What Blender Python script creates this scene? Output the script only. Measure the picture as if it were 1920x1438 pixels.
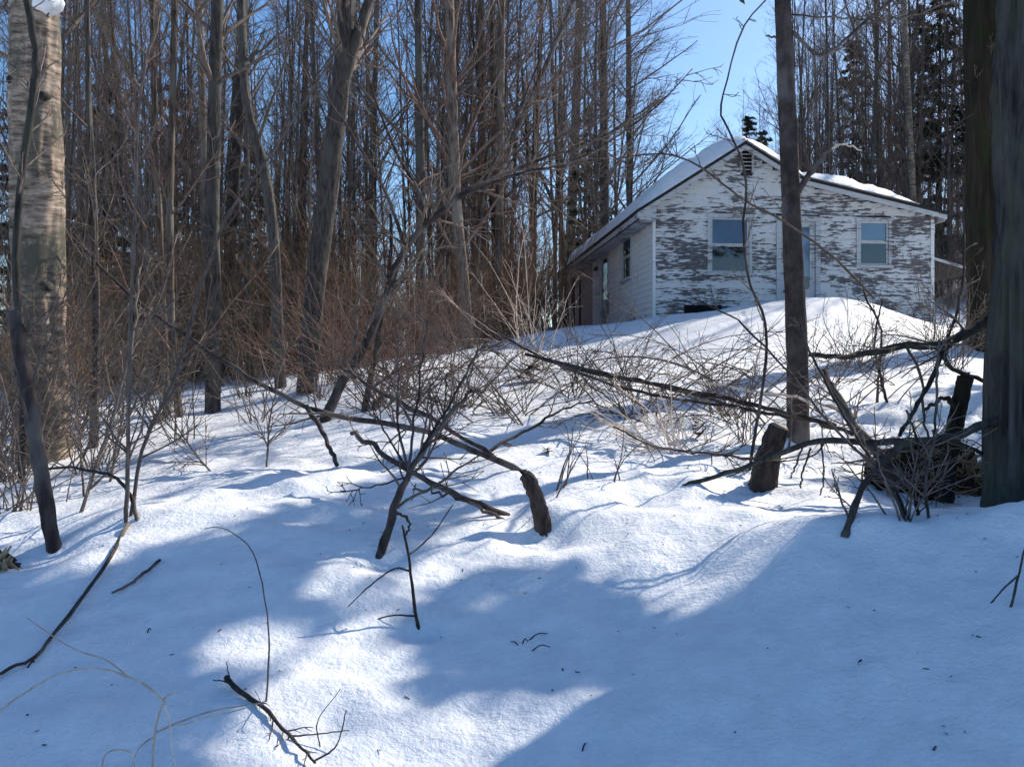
import bpy, math, random
import numpy as np
from mathutils import Vector, Matrix

for o in list(bpy.data.objects): bpy.data.objects.remove(o)
scene = bpy.context.scene
C = scene.collection
R_ = math.radians

# ------------------------------------------------------------------ camera, sky, sun, exposure
F = 1663.0; CX = 960.0; HZ = 700.0            # focal length and horizon of the photograph, in its pixels
cam_d = bpy.data.cameras.new('camera'); cam = bpy.data.objects.new('camera', cam_d); C.objects.link(cam)
cam.location = (0, 0, 0); cam.rotation_euler = (R_(90), 0, 0)
cam_d.sensor_width = 36; cam_d.lens = 36*F/1920; cam_d.shift_y = -19/1920
cam_d.clip_start = 0.05; cam_d.clip_end = 2000
scene.camera = cam
SUN_AZ, SUN_EL = R_(51), R_(39)
S = np.array([math.sin(SUN_AZ)*math.cos(SUN_EL), math.cos(SUN_AZ)*math.cos(SUN_EL), math.sin(SUN_EL)])
w = bpy.data.worlds.new('World'); scene.world = w; w.use_nodes = True
nt = w.node_tree; nt.nodes.clear()
sky = nt.nodes.new('ShaderNodeTexSky'); sky.sky_type = 'NISHITA'; sky.sun_disc = False
sky.sun_elevation = SUN_EL; sky.sun_rotation = SUN_AZ; sky.ozone_density = 3.6; sky.dust_density = 0.9; sky.air_density = 1.0
hs = nt.nodes.new('ShaderNodeHueSaturation'); hs.inputs['Saturation'].default_value = 1.2
bg = nt.nodes.new('ShaderNodeBackground'); bg.inputs[1].default_value = 0.15
wo = nt.nodes.new('ShaderNodeOutputWorld')
nt.links.new(sky.outputs[0], hs.inputs['Color']); nt.links.new(hs.outputs[0], bg.inputs[0]); nt.links.new(bg.outputs[0], wo.inputs[0])
sun_d = bpy.data.lights.new('sun', 'SUN'); sun_d.energy = 5.0; sun_d.angle = R_(0.53); sun_d.color = (1, 0.93, 0.82)
sun = bpy.data.objects.new('sun', sun_d); C.objects.link(sun)
sun.rotation_euler = Vector(S).to_track_quat('Z', 'Y').to_euler(); sun.location = (20, 20, 30)
vs = scene.view_settings
vs.view_transform = 'Standard'; vs.look = 'None'; vs.gamma = 1; vs.use_curve_mapping = False; vs.exposure = 0.28
scene.cycles.max_bounces = 4; scene.cycles.diffuse_bounces = 2; scene.cycles.transparent_max_bounces = 6

# ------------------------------------------------------------------ helpers: noise, meshes, tubes
def _h(i, j, k, s):
    n = (i*374761393 + j*668265263 + k*2147483647 + s*974711) & 0xffffffff
    n = ((n ^ (n >> 13))*1274126177) & 0xffffffff
    return ((n ^ (n >> 16)) & 0xffff)/65535.0
def noise3(x, y, z, s=0):
    x, y, z = np.broadcast_arrays(*[np.asarray(q, float) for q in (x, y, z)])
    xi, yi, zi = [np.floor(q).astype(np.int64) for q in (x, y, z)]
    fx, fy, fz = x-xi, y-yi, z-zi
    fx, fy, fz = [q*q*(3-2*q) for q in (fx, fy, fz)]
    r = 0
    for a in (0, 1):
        for b in (0, 1):
            for c in (0, 1):
                r = r + _h(xi+a, yi+b, zi+c, s)*(fx if a else 1-fx)*(fy if b else 1-fy)*(fz if c else 1-fz)
    return r*2-1
def fbm(x, y, z=0.0, o=3, s=0):
    r = 0; a = 1.0; f = 1.0
    for i in range(o):
        r = r + a*noise3(np.asarray(x)*f, np.asarray(y)*f, np.asarray(z)*f, s+i); a *= .5; f *= 2.03
    return r

def make_mesh(name, V, Q=None, T=None, mat=None, smooth=True):
    me = bpy.data.meshes.new(name)
    V = np.asarray(V, np.float32).reshape(-1, 3)
    loops = []; tot = []
    if Q is not None and len(Q): loops.append(np.asarray(Q, np.int32).ravel()); tot.append(np.full(len(Q), 4, np.int32))
    if T is not None and len(T): loops.append(np.asarray(T, np.int32).ravel()); tot.append(np.full(len(T), 3, np.int32))
    loops = np.concatenate(loops); tot = np.concatenate(tot)
    me.vertices.add(len(V)); me.vertices.foreach_set('co', V.ravel())
    me.loops.add(len(loops)); me.loops.foreach_set('vertex_index', loops)
    st = np.zeros(len(tot), np.int32); st[1:] = np.cumsum(tot)[:-1]
    me.polygons.add(len(tot)); me.polygons.foreach_set('loop_start', st); me.polygons.foreach_set('loop_total', tot)
    me.polygons.foreach_set('use_smooth', np.full(len(tot), smooth))
    me.update(calc_edges=True)
    if mat: me.materials.append(mat)
    return me
class MB:
    def __init__(s): s.V = []; s.Q = []; s.T = []; s.n = 0
    def add(s, V, Q=None, T=None):
        V = np.asarray(V, float).reshape(-1, 3)
        s.V.append(V)
        if Q is not None and len(Q): s.Q.append(np.asarray(Q)+s.n)
        if T is not None and len(T): s.T.append(np.asarray(T)+s.n)
        s.n += len(V)
    def box(s, x0, x1, y0, y1, z0, z1):
        V = [(x, y, z) for z in (z0, z1) for y in (y0, y1) for x in (x0, x1)]
        s.add(V, [(0, 2, 3, 1), (4, 5, 7, 6), (0, 1, 5, 4), (2, 6, 7, 3), (0, 4, 6, 2), (1, 3, 7, 5)])
    def prism(s, poly, v0, v1):            # polygon of (u, z), extruded along y
        n = len(poly)
        V = [(p[0], v0, p[1]) for p in poly]+[(p[0], v1, p[1]) for p in poly]
        Q = [(i, (i+1) % n, n+(i+1) % n, n+i) for i in range(n)]
        T = [(0, i+1, i) for i in range(1, n-1)]+[(n, n+i, n+i+1) for i in range(1, n-1)]
        s.add(V, Q, T)
    def tubes(s, P, Rr, sides=3):
        P = np.asarray(P, float); Rr = np.asarray(Rr, float)
        if P.ndim == 2: P = P[None]; Rr = Rr[None]
        n, k, _ = P.shape
        t = np.gradient(P, axis=1); t /= np.linalg.norm(t, axis=2, keepdims=True)+1e-9
        mt = np.abs(t.mean(1)); ref = np.where((mt[:, 2] > .75)[:, None], np.array([1., .13, 0]), np.array([.05, .1, 1.]))[:, None, :]
        n1 = np.cross(t, ref); n1 /= np.linalg.norm(n1, axis=2, keepdims=True)+1e-9
        n2 = np.cross(t, n1)
        a = np.arange(sides)*2*math.pi/sides
        V = P[:, :, None, :] + Rr[:, :, None, None]*(np.cos(a)[None, None, :, None]*n1[:, :, None, :]+np.sin(a)[None, None, :, None]*n2[:, :, None, :])
        i = np.arange(n)[:, None, None]*(k*sides); j = np.arange(k-1)[None, :, None]*sides
        c = np.arange(sides)[None, None, :]; d = (c+1) % sides
        Q = np.stack([i+j+c, i+j+d, i+j+sides+d, i+j+sides+c], -1).reshape(-1, 4)
        Tt = []
        if sides > 3:
            for e in range(n):
                b = e*k*sides+(k-1)*sides
                Tt += [(b, b+q, b+q+1) for q in range(1, sides-1)]
                b = e*k*sides
                Tt += [(b, b+q+1, b+q) for q in range(1, sides-1)]
        s.add(V.reshape(-1, 3), Q, Tt if Tt else None)
    def mesh(s, name, mat=None, smooth=True):
        return make_mesh(name, np.concatenate(s.V), np.concatenate(s.Q) if s.Q else None, np.concatenate(s.T) if s.T else None, mat, smooth)
def link(name, me, parent=None, loc=(0, 0, 0)):
    o = bpy.data.objects.new(name, me); C.objects.link(o); o.location = loc
    if parent: o.parent = parent
    return o
def tag(o, label=None, cat=None, group=None, kind=None):
    if label: o['label'] = label
    if cat: o['category'] = cat
    if group: o['group'] = group
    if kind: o['kind'] = kind
    return o
def at(px, py, Y): return np.array([(px-CX)/F*Y, Y, (HZ-py)/F*Y])
def resample(P, k, jit=0, rng=None):
    P = np.asarray(P, float); n = len(P)                      # Catmull-Rom through the points
    Pe = np.vstack([2*P[0]-P[1], P, 2*P[-1]-P[-2]])
    u = np.linspace(0, n-1-1e-6, k); i = u.astype(int); f = (u-i)[:, None]
    a, b, c, d = Pe[i], Pe[i+1], Pe[i+2], Pe[i+3]
    return .5*((2*b)+(-a+c)*f+(2*a-5*b+4*c-d)*f*f+(-a+3*b-3*c+d)*f**3)

# ------------------------------------------------------------------ materials
def newmat(name, rough=.8, spec=.3):
    m = bpy.data.materials.new(name); m.use_nodes = True
    nt = m.node_tree; b = nt.nodes['Principled BSDF']
    b.inputs['Roughness'].default_value = rough; b.inputs['Specular IOR Level'].default_value = spec
    return m, nt, b
def nd(nt, t, **kw):
    n = nt.nodes.new(t)
    for k, v in kw.items():
        if k in n.inputs: n.inputs[k].default_value = v
        else: setattr(n, k, v)
    return n
def ramp(nt, pts):
    r = nt.nodes.new('ShaderNodeValToRGB'); e = r.color_ramp.elements
    while len(e) < len(pts): e.new(.5)
    for x, (p, c) in zip(e, pts): x.position = p; x.color = tuple(c)+(1,)
    return r
def coords(nt, scale, rnd=True):
    tc = nt.nodes.new('ShaderNodeTexCoord'); mp = nt.nodes.new('ShaderNodeMapping'); mp.inputs['Scale'].default_value = scale
    nt.links.new(tc.outputs['Object'], mp.inputs['Vector'])
    if rnd:
        oi = nt.nodes.new('ShaderNodeObjectInfo'); mu = nd(nt, 'ShaderNodeMath', operation='MULTIPLY'); mu.inputs[1].default_value = 37.0
        nt.links.new(oi.outputs['Random'], mu.inputs[0]); nt.links.new(mu.outputs[0], mp.inputs['Location'])
    return mp
def bark(name, dark, light, moss=None, sc=9.0, zs=.16, bump=.5, rough=.9):
    m, nt, b = newmat(name, rough, .2); L = nt.links.new
    mp = coords(nt, (1, 1, zs))
    n1 = nd(nt, 'ShaderNodeTexNoise', Scale=sc, Detail=6.0, Roughness=.65); L(mp.outputs[0], n1.inputs['Vector'])
    r = ramp(nt, [(.3, dark), (.68, light)]); L(n1.outputs[0], r.inputs[0]); col = r.outputs[0]
    mp2 = coords(nt, (1, 1, .6)); n2 = nd(nt, 'ShaderNodeTexNoise', Scale=2.6, Detail=5.0); L(mp2.outputs[0], n2.inputs['Vector'])
    if moss:
        r2 = ramp(nt, [(.5, (0, 0, 0)), (.62, (1, 1, 1))]); L(n2.outputs[0], r2.inputs[0])
        mx = nd(nt, 'ShaderNodeMix', data_type='RGBA'); L(r2.outputs[0], mx.inputs[0]); L(col, mx.inputs[6]); mx.inputs[7].default_value = tuple(moss)+(1,)
        col = mx.outputs[2]
    oi = nt.nodes.new('ShaderNodeObjectInfo'); mr = nd(nt, 'ShaderNodeMapRange'); mr.inputs['To Min'].default_value = .7; mr.inputs['To Max'].default_value = 1.3
    L(oi.outputs['Random'], mr.inputs[0]); hv = nd(nt, 'ShaderNodeHueSaturation'); L(mr.outputs[0], hv.inputs['Value']); L(col, hv.inputs['Color'])
    L(hv.outputs[0], b.inputs['Base Color'])
    bp = nd(nt, 'ShaderNodeBump', Strength=bump, Distance=.02); L(n1.outputs[0], bp.inputs['Height']); L(bp.outputs[0], b.inputs['Normal'])
    return m
def plain(name, c, rough=.7, spec=.3, var=.12, sc=6.0, bump=0):
    m, nt, b = newmat(name, rough, spec); L = nt.links.new
    mp = coords(nt, (1, 1, 1)); n1 = nd(nt, 'ShaderNodeTexNoise', Scale=sc, Detail=5.0); L(mp.outputs[0], n1.inputs['Vector'])
    c = np.array(c); r = ramp(nt, [(.3, c*(1-var)), (.7, np.minimum(c*(1+var), 1))]); L(n1.outputs[0], r.inputs[0]); L(r.outputs[0], b.inputs['Base Color'])
    if bump:
        bp = nd(nt, 'ShaderNodeBump', Strength=bump, Distance=.02); L(n1.outputs[0], bp.inputs['Height']); L(bp.outputs[0], b.inputs['Normal'])
    return m
MAT = {}
MAT['bark'] = bark('grey_bark', (.017, .014, .013), (.15, .13, .115), (.12, .11, .095), sc=24, zs=.2, bump=.8)
MAT['bark2'] = bark('brown_bark', (.03, .021, .018), (.26, .195, .15), (.22, .19, .155), sc=20, zs=.2, bump=.8)
MAT['bark_dark'] = bark('dark_furrowed_bark', (.006, .0055, .005), (.085, .08, .073), (.06, .062, .048), sc=13, zs=.14, bump=1.0)
MAT['bark_mossy'] = bark('mossy_bark', (.012, .011, .008), (.05, .04, .03), (.026, .031, .016), sc=10, zs=.12, bump=.9)
MAT['maple'] = bark('blotched_bark', (.035, .024, .022), (.13, .10, .095), (.19, .17, .16), sc=7, zs=.9, bump=.4)
MAT['twig'] = bark('twig_bark', (.075, .055, .046), (.23, .18, .15), None, sc=30, zs=.3, bump=.2)
MAT['twig_red'] = bark('russet_twig_bark', (.085, .052, .042), (.26, .17, .13), None, sc=20, zs=.3, bump=.2)
MAT['brush'] = bark('brush_stem_bark', (.14, .082, .05), (.43, .275, .17), None, sc=6, zs=.4, bump=.2)
MAT['deadwood'] = bark('dead_wood', (.018, .013, .012), (.085, .064, .058), (.13, .11, .095), sc=18, zs=.2, bump=.7)
MAT['pale_cane'] = bark('dry_stalk', (.42, .29, .21), (.8, .66, .54), None, sc=25, zs=.3, bump=.2)
MAT['endgrain'] = plain('broken_wood_grain', (.36, .27, .17), .85, .2, .35, 30, .5)
MAT['soil'] = bark('root_mat_soil', (.012, .008, .006), (.075, .045, .026), None, sc=12, zs=1, bump=1)
def birch_mat():
    m, nt, b = newmat('birch_bark', .7, .3); L = nt.links.new
    mp = coords(nt, (1, 1, 5)); n1 = nd(nt, 'ShaderNodeTexNoise', Scale=3.2, Detail=8.0, Roughness=.7); L(mp.outputs[0], n1.inputs['Vector'])
    r = ramp(nt, [(.38, (.03, .024, .02)), (.47, (.20, .145, .105)), (.6, (.42, .325, .25)), (.75, (.62, .53, .44))]); L(n1.outputs[0], r.inputs[0])
    mp2 = coords(nt, (1, 1, .5)); n2 = nd(nt, 'ShaderNodeTexNoise', Scale=3.0, Detail=6.0, Roughness=.7); L(mp2.outputs[0], n2.inputs['Vector'])
    r2 = ramp(nt, [(.46, (0, 0, 0)), (.6, (1, 1, 1))]); L(n2.outputs[0], r2.inputs[0])
    mx = nd(nt, 'ShaderNodeMix', data_type='RGBA'); L(r2.outputs[0], mx.inputs[0]); L(r.outputs[0], mx.inputs[6]); mx.inputs[7].default_value = (.10, .09, .065, 1)
    L(mx.outputs[2], b.inputs['Base Color'])
    bp = nd(nt, 'ShaderNodeBump', Strength=.5, Distance=.02); L(n1.outputs[0], bp.inputs['Height']); L(bp.outputs[0], b.inputs['Normal'])
    return m
MAT['birch'] = birch_mat()
def snow_mat():
    m, nt, b = newmat('snow', .55, .35); L = nt.links.new
    tc = nt.nodes.new('ShaderNodeTexCoord')
    n1 = nd(nt, 'ShaderNodeTexNoise', Scale=7.0, Detail=8.0, Roughness=.6); L(tc.outputs['Object'], n1.inputs['Vector'])
    n2 = nd(nt, 'ShaderNodeTexNoise', Scale=90.0, Detail=3.0, Roughness=.7); L(tc.outputs['Object'], n2.inputs['Vector'])
    r = ramp(nt, [(.35, (.80, .815, .84)), (.65, (.89, .90, .915))]); L(n1.outputs[0], r.inputs[0]); L(r.outputs[0], b.inputs['Base Color'])
    n3 = nd(nt, 'ShaderNodeTexNoise', Scale=28.0, Detail=5.0, Roughness=.6); L(tc.outputs['Object'], n3.inputs['Vector'])
    b1 = nd(nt, 'ShaderNodeBump', Strength=.3, Distance=.06); L(n1.outputs[0], b1.inputs['Height'])
    b2 = nd(nt, 'ShaderNodeBump', Strength=.5, Distance=.006); L(n2.outputs[0], b2.inputs['Height']); b3 = nd(nt, 'ShaderNodeBump', Strength=.45, Distance=.02); L(n3.outputs[0], b3.inputs['Height']); L(b1.outputs[0], b3.inputs['Normal']); L(b3.outputs[0], b2.inputs['Normal'])
    L(b2.outputs[0], b.inputs['Normal'])
    return m
MAT['snow'] = snow_mat()
def paint_mat(name, thr, paint, wood):
    m, nt, b = newmat(name, .75, .25); L = nt.links.new
    mp = coords(nt, (1.5, 1.5, 9.0), False); n1 = nd(nt, 'ShaderNodeTexNoise', Scale=2.3, Detail=7.0, Roughness=.66); L(mp.outputs[0], n1.inputs['Vector'])
    mp2 = coords(nt, (.55, .55, 1.1), False); n2 = nd(nt, 'ShaderNodeTexNoise', Scale=1.2, Detail=3.0); L(mp2.outputs[0], n2.inputs['Vector'])
    ad = nd(nt, 'ShaderNodeMath', operation='MULTIPLY_ADD'); L(n2.outputs[0], ad.inputs[0]); ad.inputs[1].default_value = .5; L(n1.outputs[0], ad.inputs[2])
    oi = nt.nodes.new('ShaderNodeObjectInfo'); ad2 = nd(nt, 'ShaderNodeMath', operation='MULTIPLY_ADD'); L(oi.outputs['Random'], ad2.inputs[0]); ad2.inputs[1].default_value = .10; L(ad.outputs[0], ad2.inputs[2])
    r = ramp(nt, [(thr, (0, 0, 0)), (thr+.035, (1, 1, 1))]); L(ad2.outputs[0], r.inputs[0])
    n3 = nd(nt, 'ShaderNodeTexNoise', Scale=4.0, Detail=6.0); L(mp.outputs[0], n3.inputs['Vector'])
    wd = ramp(nt, [(.3, np.array(wood)*.6), (.7, np.array(wood)*1.5)]); L(n3.outputs[0], wd.inputs[0])
    pt = ramp(nt, [(.25, np.array(paint)*.82), (.6, paint)]); L(n3.outputs[0], pt.inputs[0])
    mx = nd(nt, 'ShaderNodeMix', data_type='RGBA'); L(r.outputs[0], mx.inputs[0]); L(pt.outputs[0], mx.inputs[6]); L(wd.outputs[0], mx.inputs[7])
    L(mx.outputs[2], b.inputs['Base Color'])
    iv = nd(nt, 'ShaderNodeMath', operation='SUBTRACT'); iv.inputs[0].default_value = 1; L(r.outputs[0], iv.inputs[1])
    bp = nd(nt, 'ShaderNodeBump', Strength=.6, Distance=.004); L(iv.outputs[0], bp.inputs['Height']); L(bp.outputs[0], b.inputs['Normal'])
    return m
MAT['peel'] = paint_mat('peeling_white_paint', .80, (.72, .73, .73), (.125, .118, .125))
MAT['sidepaint'] = paint_mat('side_wall_paint', .93, (.83, .83, .81), (.2, .19, .18))
MAT['trim'] = paint_mat('trim_paint', .88, (.54, .56, .58), (.22, .21, .2))
MAT['pinkwall'] = plain('porch_board_stain', (.42, .33, .32), .85, .2, .2, 5)
MAT['shingle'] = plain('asphalt_shingle', (.035, .033, .034), .95, .2, .3, 20, .4)
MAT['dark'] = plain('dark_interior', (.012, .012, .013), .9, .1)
MAT['tarpaper'] = plain('dark_weathered_board', (.05, .045, .045), .9, .2, .3, 8, .3)
MAT['sky_blind'] = plain('sky_reflection_blind', (.55, .69, .86), .7, .3, .05)  # blue stands in for sky reflected in the upper panes
MAT['metal'] = plain('vent_metal', (.03, .03, .032), .5, .4)
MAT['needle'] = plain('evergreen_needles', (.022, .040, .018), .7, .3, .35, 3)
MAT['deadleaf'] = plain('dead_leaf', (.10, .05, .028), .8, .2, .4, 20)
def glass_mat():
    m, nt, b = newmat('window_glass'); L = nt.links.new; nt.nodes.remove(b)
    tr = nd(nt, 'ShaderNodeBsdfTransparent'); tr.inputs[0].default_value = (.86, .93, 1, 1); gl = nd(nt, 'ShaderNodeBsdfGlossy'); gl.inputs['Roughness'].default_value = .03
    fr = nd(nt, 'ShaderNodeFresnel', IOR=1.75); mx = nd(nt, 'ShaderNodeMixShader'); L(fr.outputs[0], mx.inputs[0]); L(tr.outputs[0], mx.inputs[1]); L(gl.outputs[0], mx.inputs[2])
    L(mx.outputs[0], nt.nodes['Material Output'].inputs[0]); return m
MAT['glass'] = glass_mat()

# ------------------------------------------------------------------ terrain: a thin-plate surface through surveyed points
def _p(px, py, Y): p = at(px, py, Y); return (p[0], p[1], p[2])
CP = [_p(*q) for q in [
 (960,1438,3.4),(0,1438,3.2),(480,1438,3.3),(1440,1438,3.15),(1920,1438,3.0),
 (1500,988,4.9),(1600,987,4.8),(1920,948,4.5),(1740,978,4.65),(1880,985,6.0),(1700,950,6.0),(1550,958,5.7),(1400,905,6.4),(1290,920,6.3),
 (1495,825,8.5),(1600,765,9.3),(1650,722,11),(1760,770,8.6),(1850,730,9.5),(1650,645,15),(1620,567,17.9),(1530,563,17.9),(1440,570,18.0),(1350,582,18.4),
 (1240,596,18.8),(1090,613,20.5),(1720,602,18.2),(1775,616,19),(1850,640,16),(1300,640,15.2),(1450,625,15.2),
 (1000,992,5.7),(960,880,7.4),(1100,830,8.4),(1250,800,9),(1000,765,10.2),(1180,745,10.8),(1350,720,11.2),(1100,700,12.6),(1200,655,15.3),(900,650,18.5),(877,652,22),(760,690,15),
 (1000,618,25),(400,772,13),(580,737,14),(330,780,12.5),(400,710,22),(150,712,24),(180,840,10.5),(110,850,10),(500,830,9.4),(630,870,8),(300,870,9),
 (430,950,6.3),(640,893,7.0),(250,962,6.0),(110,1070,4.9),(0,1172,4.3),(800,960,6.1),(880,900,7.0),
 (600,1100,4.75),(300,1200,4.15),(700,1200,4.3),(1000,1200,4.3),(1300,1100,4.65),(1250,1010,5.4),(1600,1150,3.95),(1850,1150,3.75),(1450,1300,3.5),(850,1080,5.0)]]
CP += [(-3.7, 6.3, -1.45), (-4.2, 7.2, -1.3), (-4.6, 5.0, -1.55), (-6, 6, -1.5), (-6, 9, -1.2), (0, 0, -1.7), (-6, 0, -1.75), (6, 0, -1.5), (0, -8, -1.8), (-10, -8, -1.8), (10, -8, -1.7),
       (5.5, 4.5, -.55), (5.5, 7, -.7), (8, 10, -.1), (11, 16, .7), (3.2, 20, 1.2), (10.2, 20, 1.05), (6, 26, 1.3), (1.5, 33, 1.5), (9, 35, 1.8), (13, 24, 1.2),
       (-14, 14, -.8), (-16, 24, -.1), (-28, 34, -.1), (-8, 34, .5), (-18, 48, .4), (0, 48, 2.0), (14, 52, 4.0), (28, 45, 4.5), (30, 24, 2.5), (-30, 10, -.8), (25, 5, .3),
       (-40, 75, 1), (0, 80, 3), (40, 80, 9), (60, 40, 7), (-60, 40, 0), (-40, -20, -1.8), (40, -20, -.8)]
CP = np.array(CP)
def _U(r2): return np.where(r2 > 1e-9, r2*np.log(np.maximum(r2, 1e-9)), 0)
_n = len(CP); _K = _U(((CP[:, None, :2]-CP[None, :, :2])**2).sum(-1))+np.eye(_n)*.15
_Pm = np.hstack([np.ones((_n, 1)), CP[:, :2]])
_A = np.block([[_K, _Pm], [_Pm.T, np.zeros((3, 3))]])
_W = np.linalg.solve(_A, np.concatenate([CP[:, 2], np.zeros(3)]))
WELLS = []        # (x, y, radius, depth): melt hollows round stems
def ground(x, y, detail=True):
    x = np.asarray(x, float); y = np.asarray(y, float); sh = x.shape
    x = x.ravel(); y = y.ravel()
    r = np.hypot(x, y-20); k = np.minimum(1, 75/np.maximum(r, 1e-6)); xc = x*k; yc = 20+(y-20)*k
    z = np.empty_like(x)
    for a in range(0, len(x), 20000):
        sl = slice(a, a+20000)
        d2 = (xc[sl, None]-CP[None, :, 0])**2+(yc[sl, None]-CP[None, :, 1])**2
        z[sl] = _U(d2)@_W[:_n]+_W[_n]+_W[_n+1]*xc[sl]+_W[_n+2]*yc[sl]
    if detail:
        f = np.clip(r/40, 0, 1)
        z = z+.035*fbm(x*.9, y*.9, 0, 3, 5)+.012*fbm(x*4, y*4, 0, 2, 9)
        g = np.exp(-((x-3.6)/2.0)**2-((y-8.2)/1.9)**2)           # churned, lumpy snow round the fallen limbs on the right
        z = z+g*(.17*np.abs(fbm(x*1.5, y*1.5, 0, 3, 21))-.05)
        g2 = np.exp(-((x-.5)/3.2)**2-((y-7.0)/1.5)**2)
        z = z+g2*(.05*fbm(x*2.2, y*2.2, 0, 3, 31))
        nr = np.exp(-np.maximum(0, y-8)/2.0)*np.exp(-np.maximum(0, np.abs(x)-6)/2)      # near ground: melt pits and crust
        pit = np.clip((noise3(x*2.3, y*2.3, .5, 51)-.45)/.3, 0, 1); pit = pit*pit*(3-2*pit)
        lum = fbm(x*1.3+7, y*1.3, 0, 2, 55)
        z = z+nr*(-.045*pit*np.clip(.4+lum, 0, 1)+.011*fbm(x*7, y*7, 0, 3, 57)+.03*np.abs(lum))
        cr = np.clip((x-1.1)/.8, 0, 1); z = z+.10*cr*np.exp(-((y-4.72-.12*np.sin(x*1.7))/.28)**2)    # crest of the bank on the right
        z = z+.07*np.exp(-((x+2.6)/.8)**2-((y-5.9)/.45)**2)+.05*np.exp(-((x+1.5)/.5)**2-((y-6.6)/.35)**2)
        g3 = np.exp(-((x+2.4)/1.0)**2-((y-6.6)/.7)**2)
        z = z+g3*(.05*np.abs(fbm(x*3.2, y*3.2, 0, 3, 41)))
    for (wx, wy, wr, wd) in WELLS:
        d2 = ((x-wx)**2+(y-wy)**2)/wr**2
        z = z-wd*np.exp(-d2*1.2)
    return z.reshape(sh)
def gz(x, y): return float(ground(np.array([x]), np.array([y]))[0])
_YS = np.concatenate([np.arange(2.2, 14, .03), np.arange(14, 40, .15), np.arange(40, 110, .6)])
def G(px, py):
    """point of the snow surface seen at a pixel of the photograph"""
    X = (px-CX)/F*_YS; Z = (HZ-py)/F*_YS
    b = np.nonzero(ground(X, _YS) > Z)[0]
    Y = _YS[b[0]] if len(b) else 60.0
    p = at(px, py, Y); p[2] = gz(p[0], p[1]); return p

# ------------------------------------------------------------------ snow ground
for (px, py, wr, wd) in [(1018,998,.26,.13),(1497,826,.5,.10),(712,1046,.16,.06),(108,852,.6,.10),(60,885,.5,.08),(398,772,.4,.08),(575,737,.5,.08),(785,1190,.12,.05),
                         (1428,908,.3,.10),(1592,988,.15,.05),(100,1030,.25,.08),(1905,985,.8,.15),(877,652,.6,.08),(525,728,.35,.06),(245,975,.2,.05),(630,868,.15,.05),(1840,660,.7,.1)]:
    p = G(px, py); WELLS.append((p[0], p[1], wr, wd))
def axis(lo, hi, n0, n1, st, gr):
    a = list(np.arange(n0, n1, st)); s = st
    while a[-1] < hi: s = min(s*gr, 12); a.append(a[-1]+s)
    b = []; s = st; v = n0
    while v > lo: s = min(s*gr, 12); v -= s; b.append(v)
    return np.array(b[::-1]+a)
gx = axis(-420, 420, -5.0, 5.6, .042, 1.04); gy = axis(-60, 620, 2.4, 11.5, .042, 1.03)
GX, GY = np.meshgrid(gx, gy)
GZ = ground(GX, GY)
nx, ny = len(gx), len(gy)
idx = np.arange(nx*ny).reshape(ny, nx)
Qg = np.stack([idx[:-1, :-1], idx[:-1, 1:], idx[1:, 1:], idx[1:, :-1]], -1).reshape(-1, 4)
snow_o = link('snow_ground', make_mesh('snow_ground', np.stack([GX, GY, GZ], -1), Qg, None, MAT['snow']))
tag(snow_o, 'snow covered slope rising to the house', kind='structure')

# ------------------------------------------------------------------ the white house
TH = math.atan(.092); HU = np.array([math.cos(TH), math.sin(TH)]); HV = np.array([-math.sin(TH), math.cos(TH)]); HO = np.array([3.20, 20.0]); ZB = .75
def hu(px, py, v=0.0):
    q = (px-CX)/F; Y = (v+HO@HV)/(q*HV[0]+HV[1]); p = np.array([q*Y, Y]); return float((p-HO)@HU), (HZ-py)/F*Y-ZB
def hv(px, py, u=0.0):
    q = (px-CX)/F; Y = (u+HO@HU)/(q*HU[0]+HU[1]); p = np.array([q*Y, Y]); return float((p-HO)@HV), (HZ-py)/F*Y-ZB
house = bpy.data.objects.new('house', None); C.objects.link(house)
house.location = (HO[0], HO[1], ZB); house.rotation_euler = (0, 0, TH)
tag(house, 'weathered white clapboard house with peeling paint and snow on its roof', 'house')
OV = -.28
eL = hu(1196, 398, OV); pk = hu(1399, 270, OV); br = hu(1505, 336, OV); eR = hu(1777, 402, OV)
UR = hu(1748, 470)[0]                                  # right wall
LV = hv(1064, 560)[0]                                  # length of the house
def roofz(u):                                          # underside of the roof over the gable
    for a, b in ((eL, pk), (pk, br), (br, eR)):
        if a[0] <= u <= b[0]: return a[1]+(b[1]-a[1])*(u-a[0])/(b[0]-a[0])
    return eL[1] if u < eL[0] else eR[1]
def hpart(name, mb, mat, parent=None, smooth=False, **kw):
    o = link(name, mb.mesh(name, MAT[mat], smooth), parent or house)
    if kw: tag(o, **kw)
    return o
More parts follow.
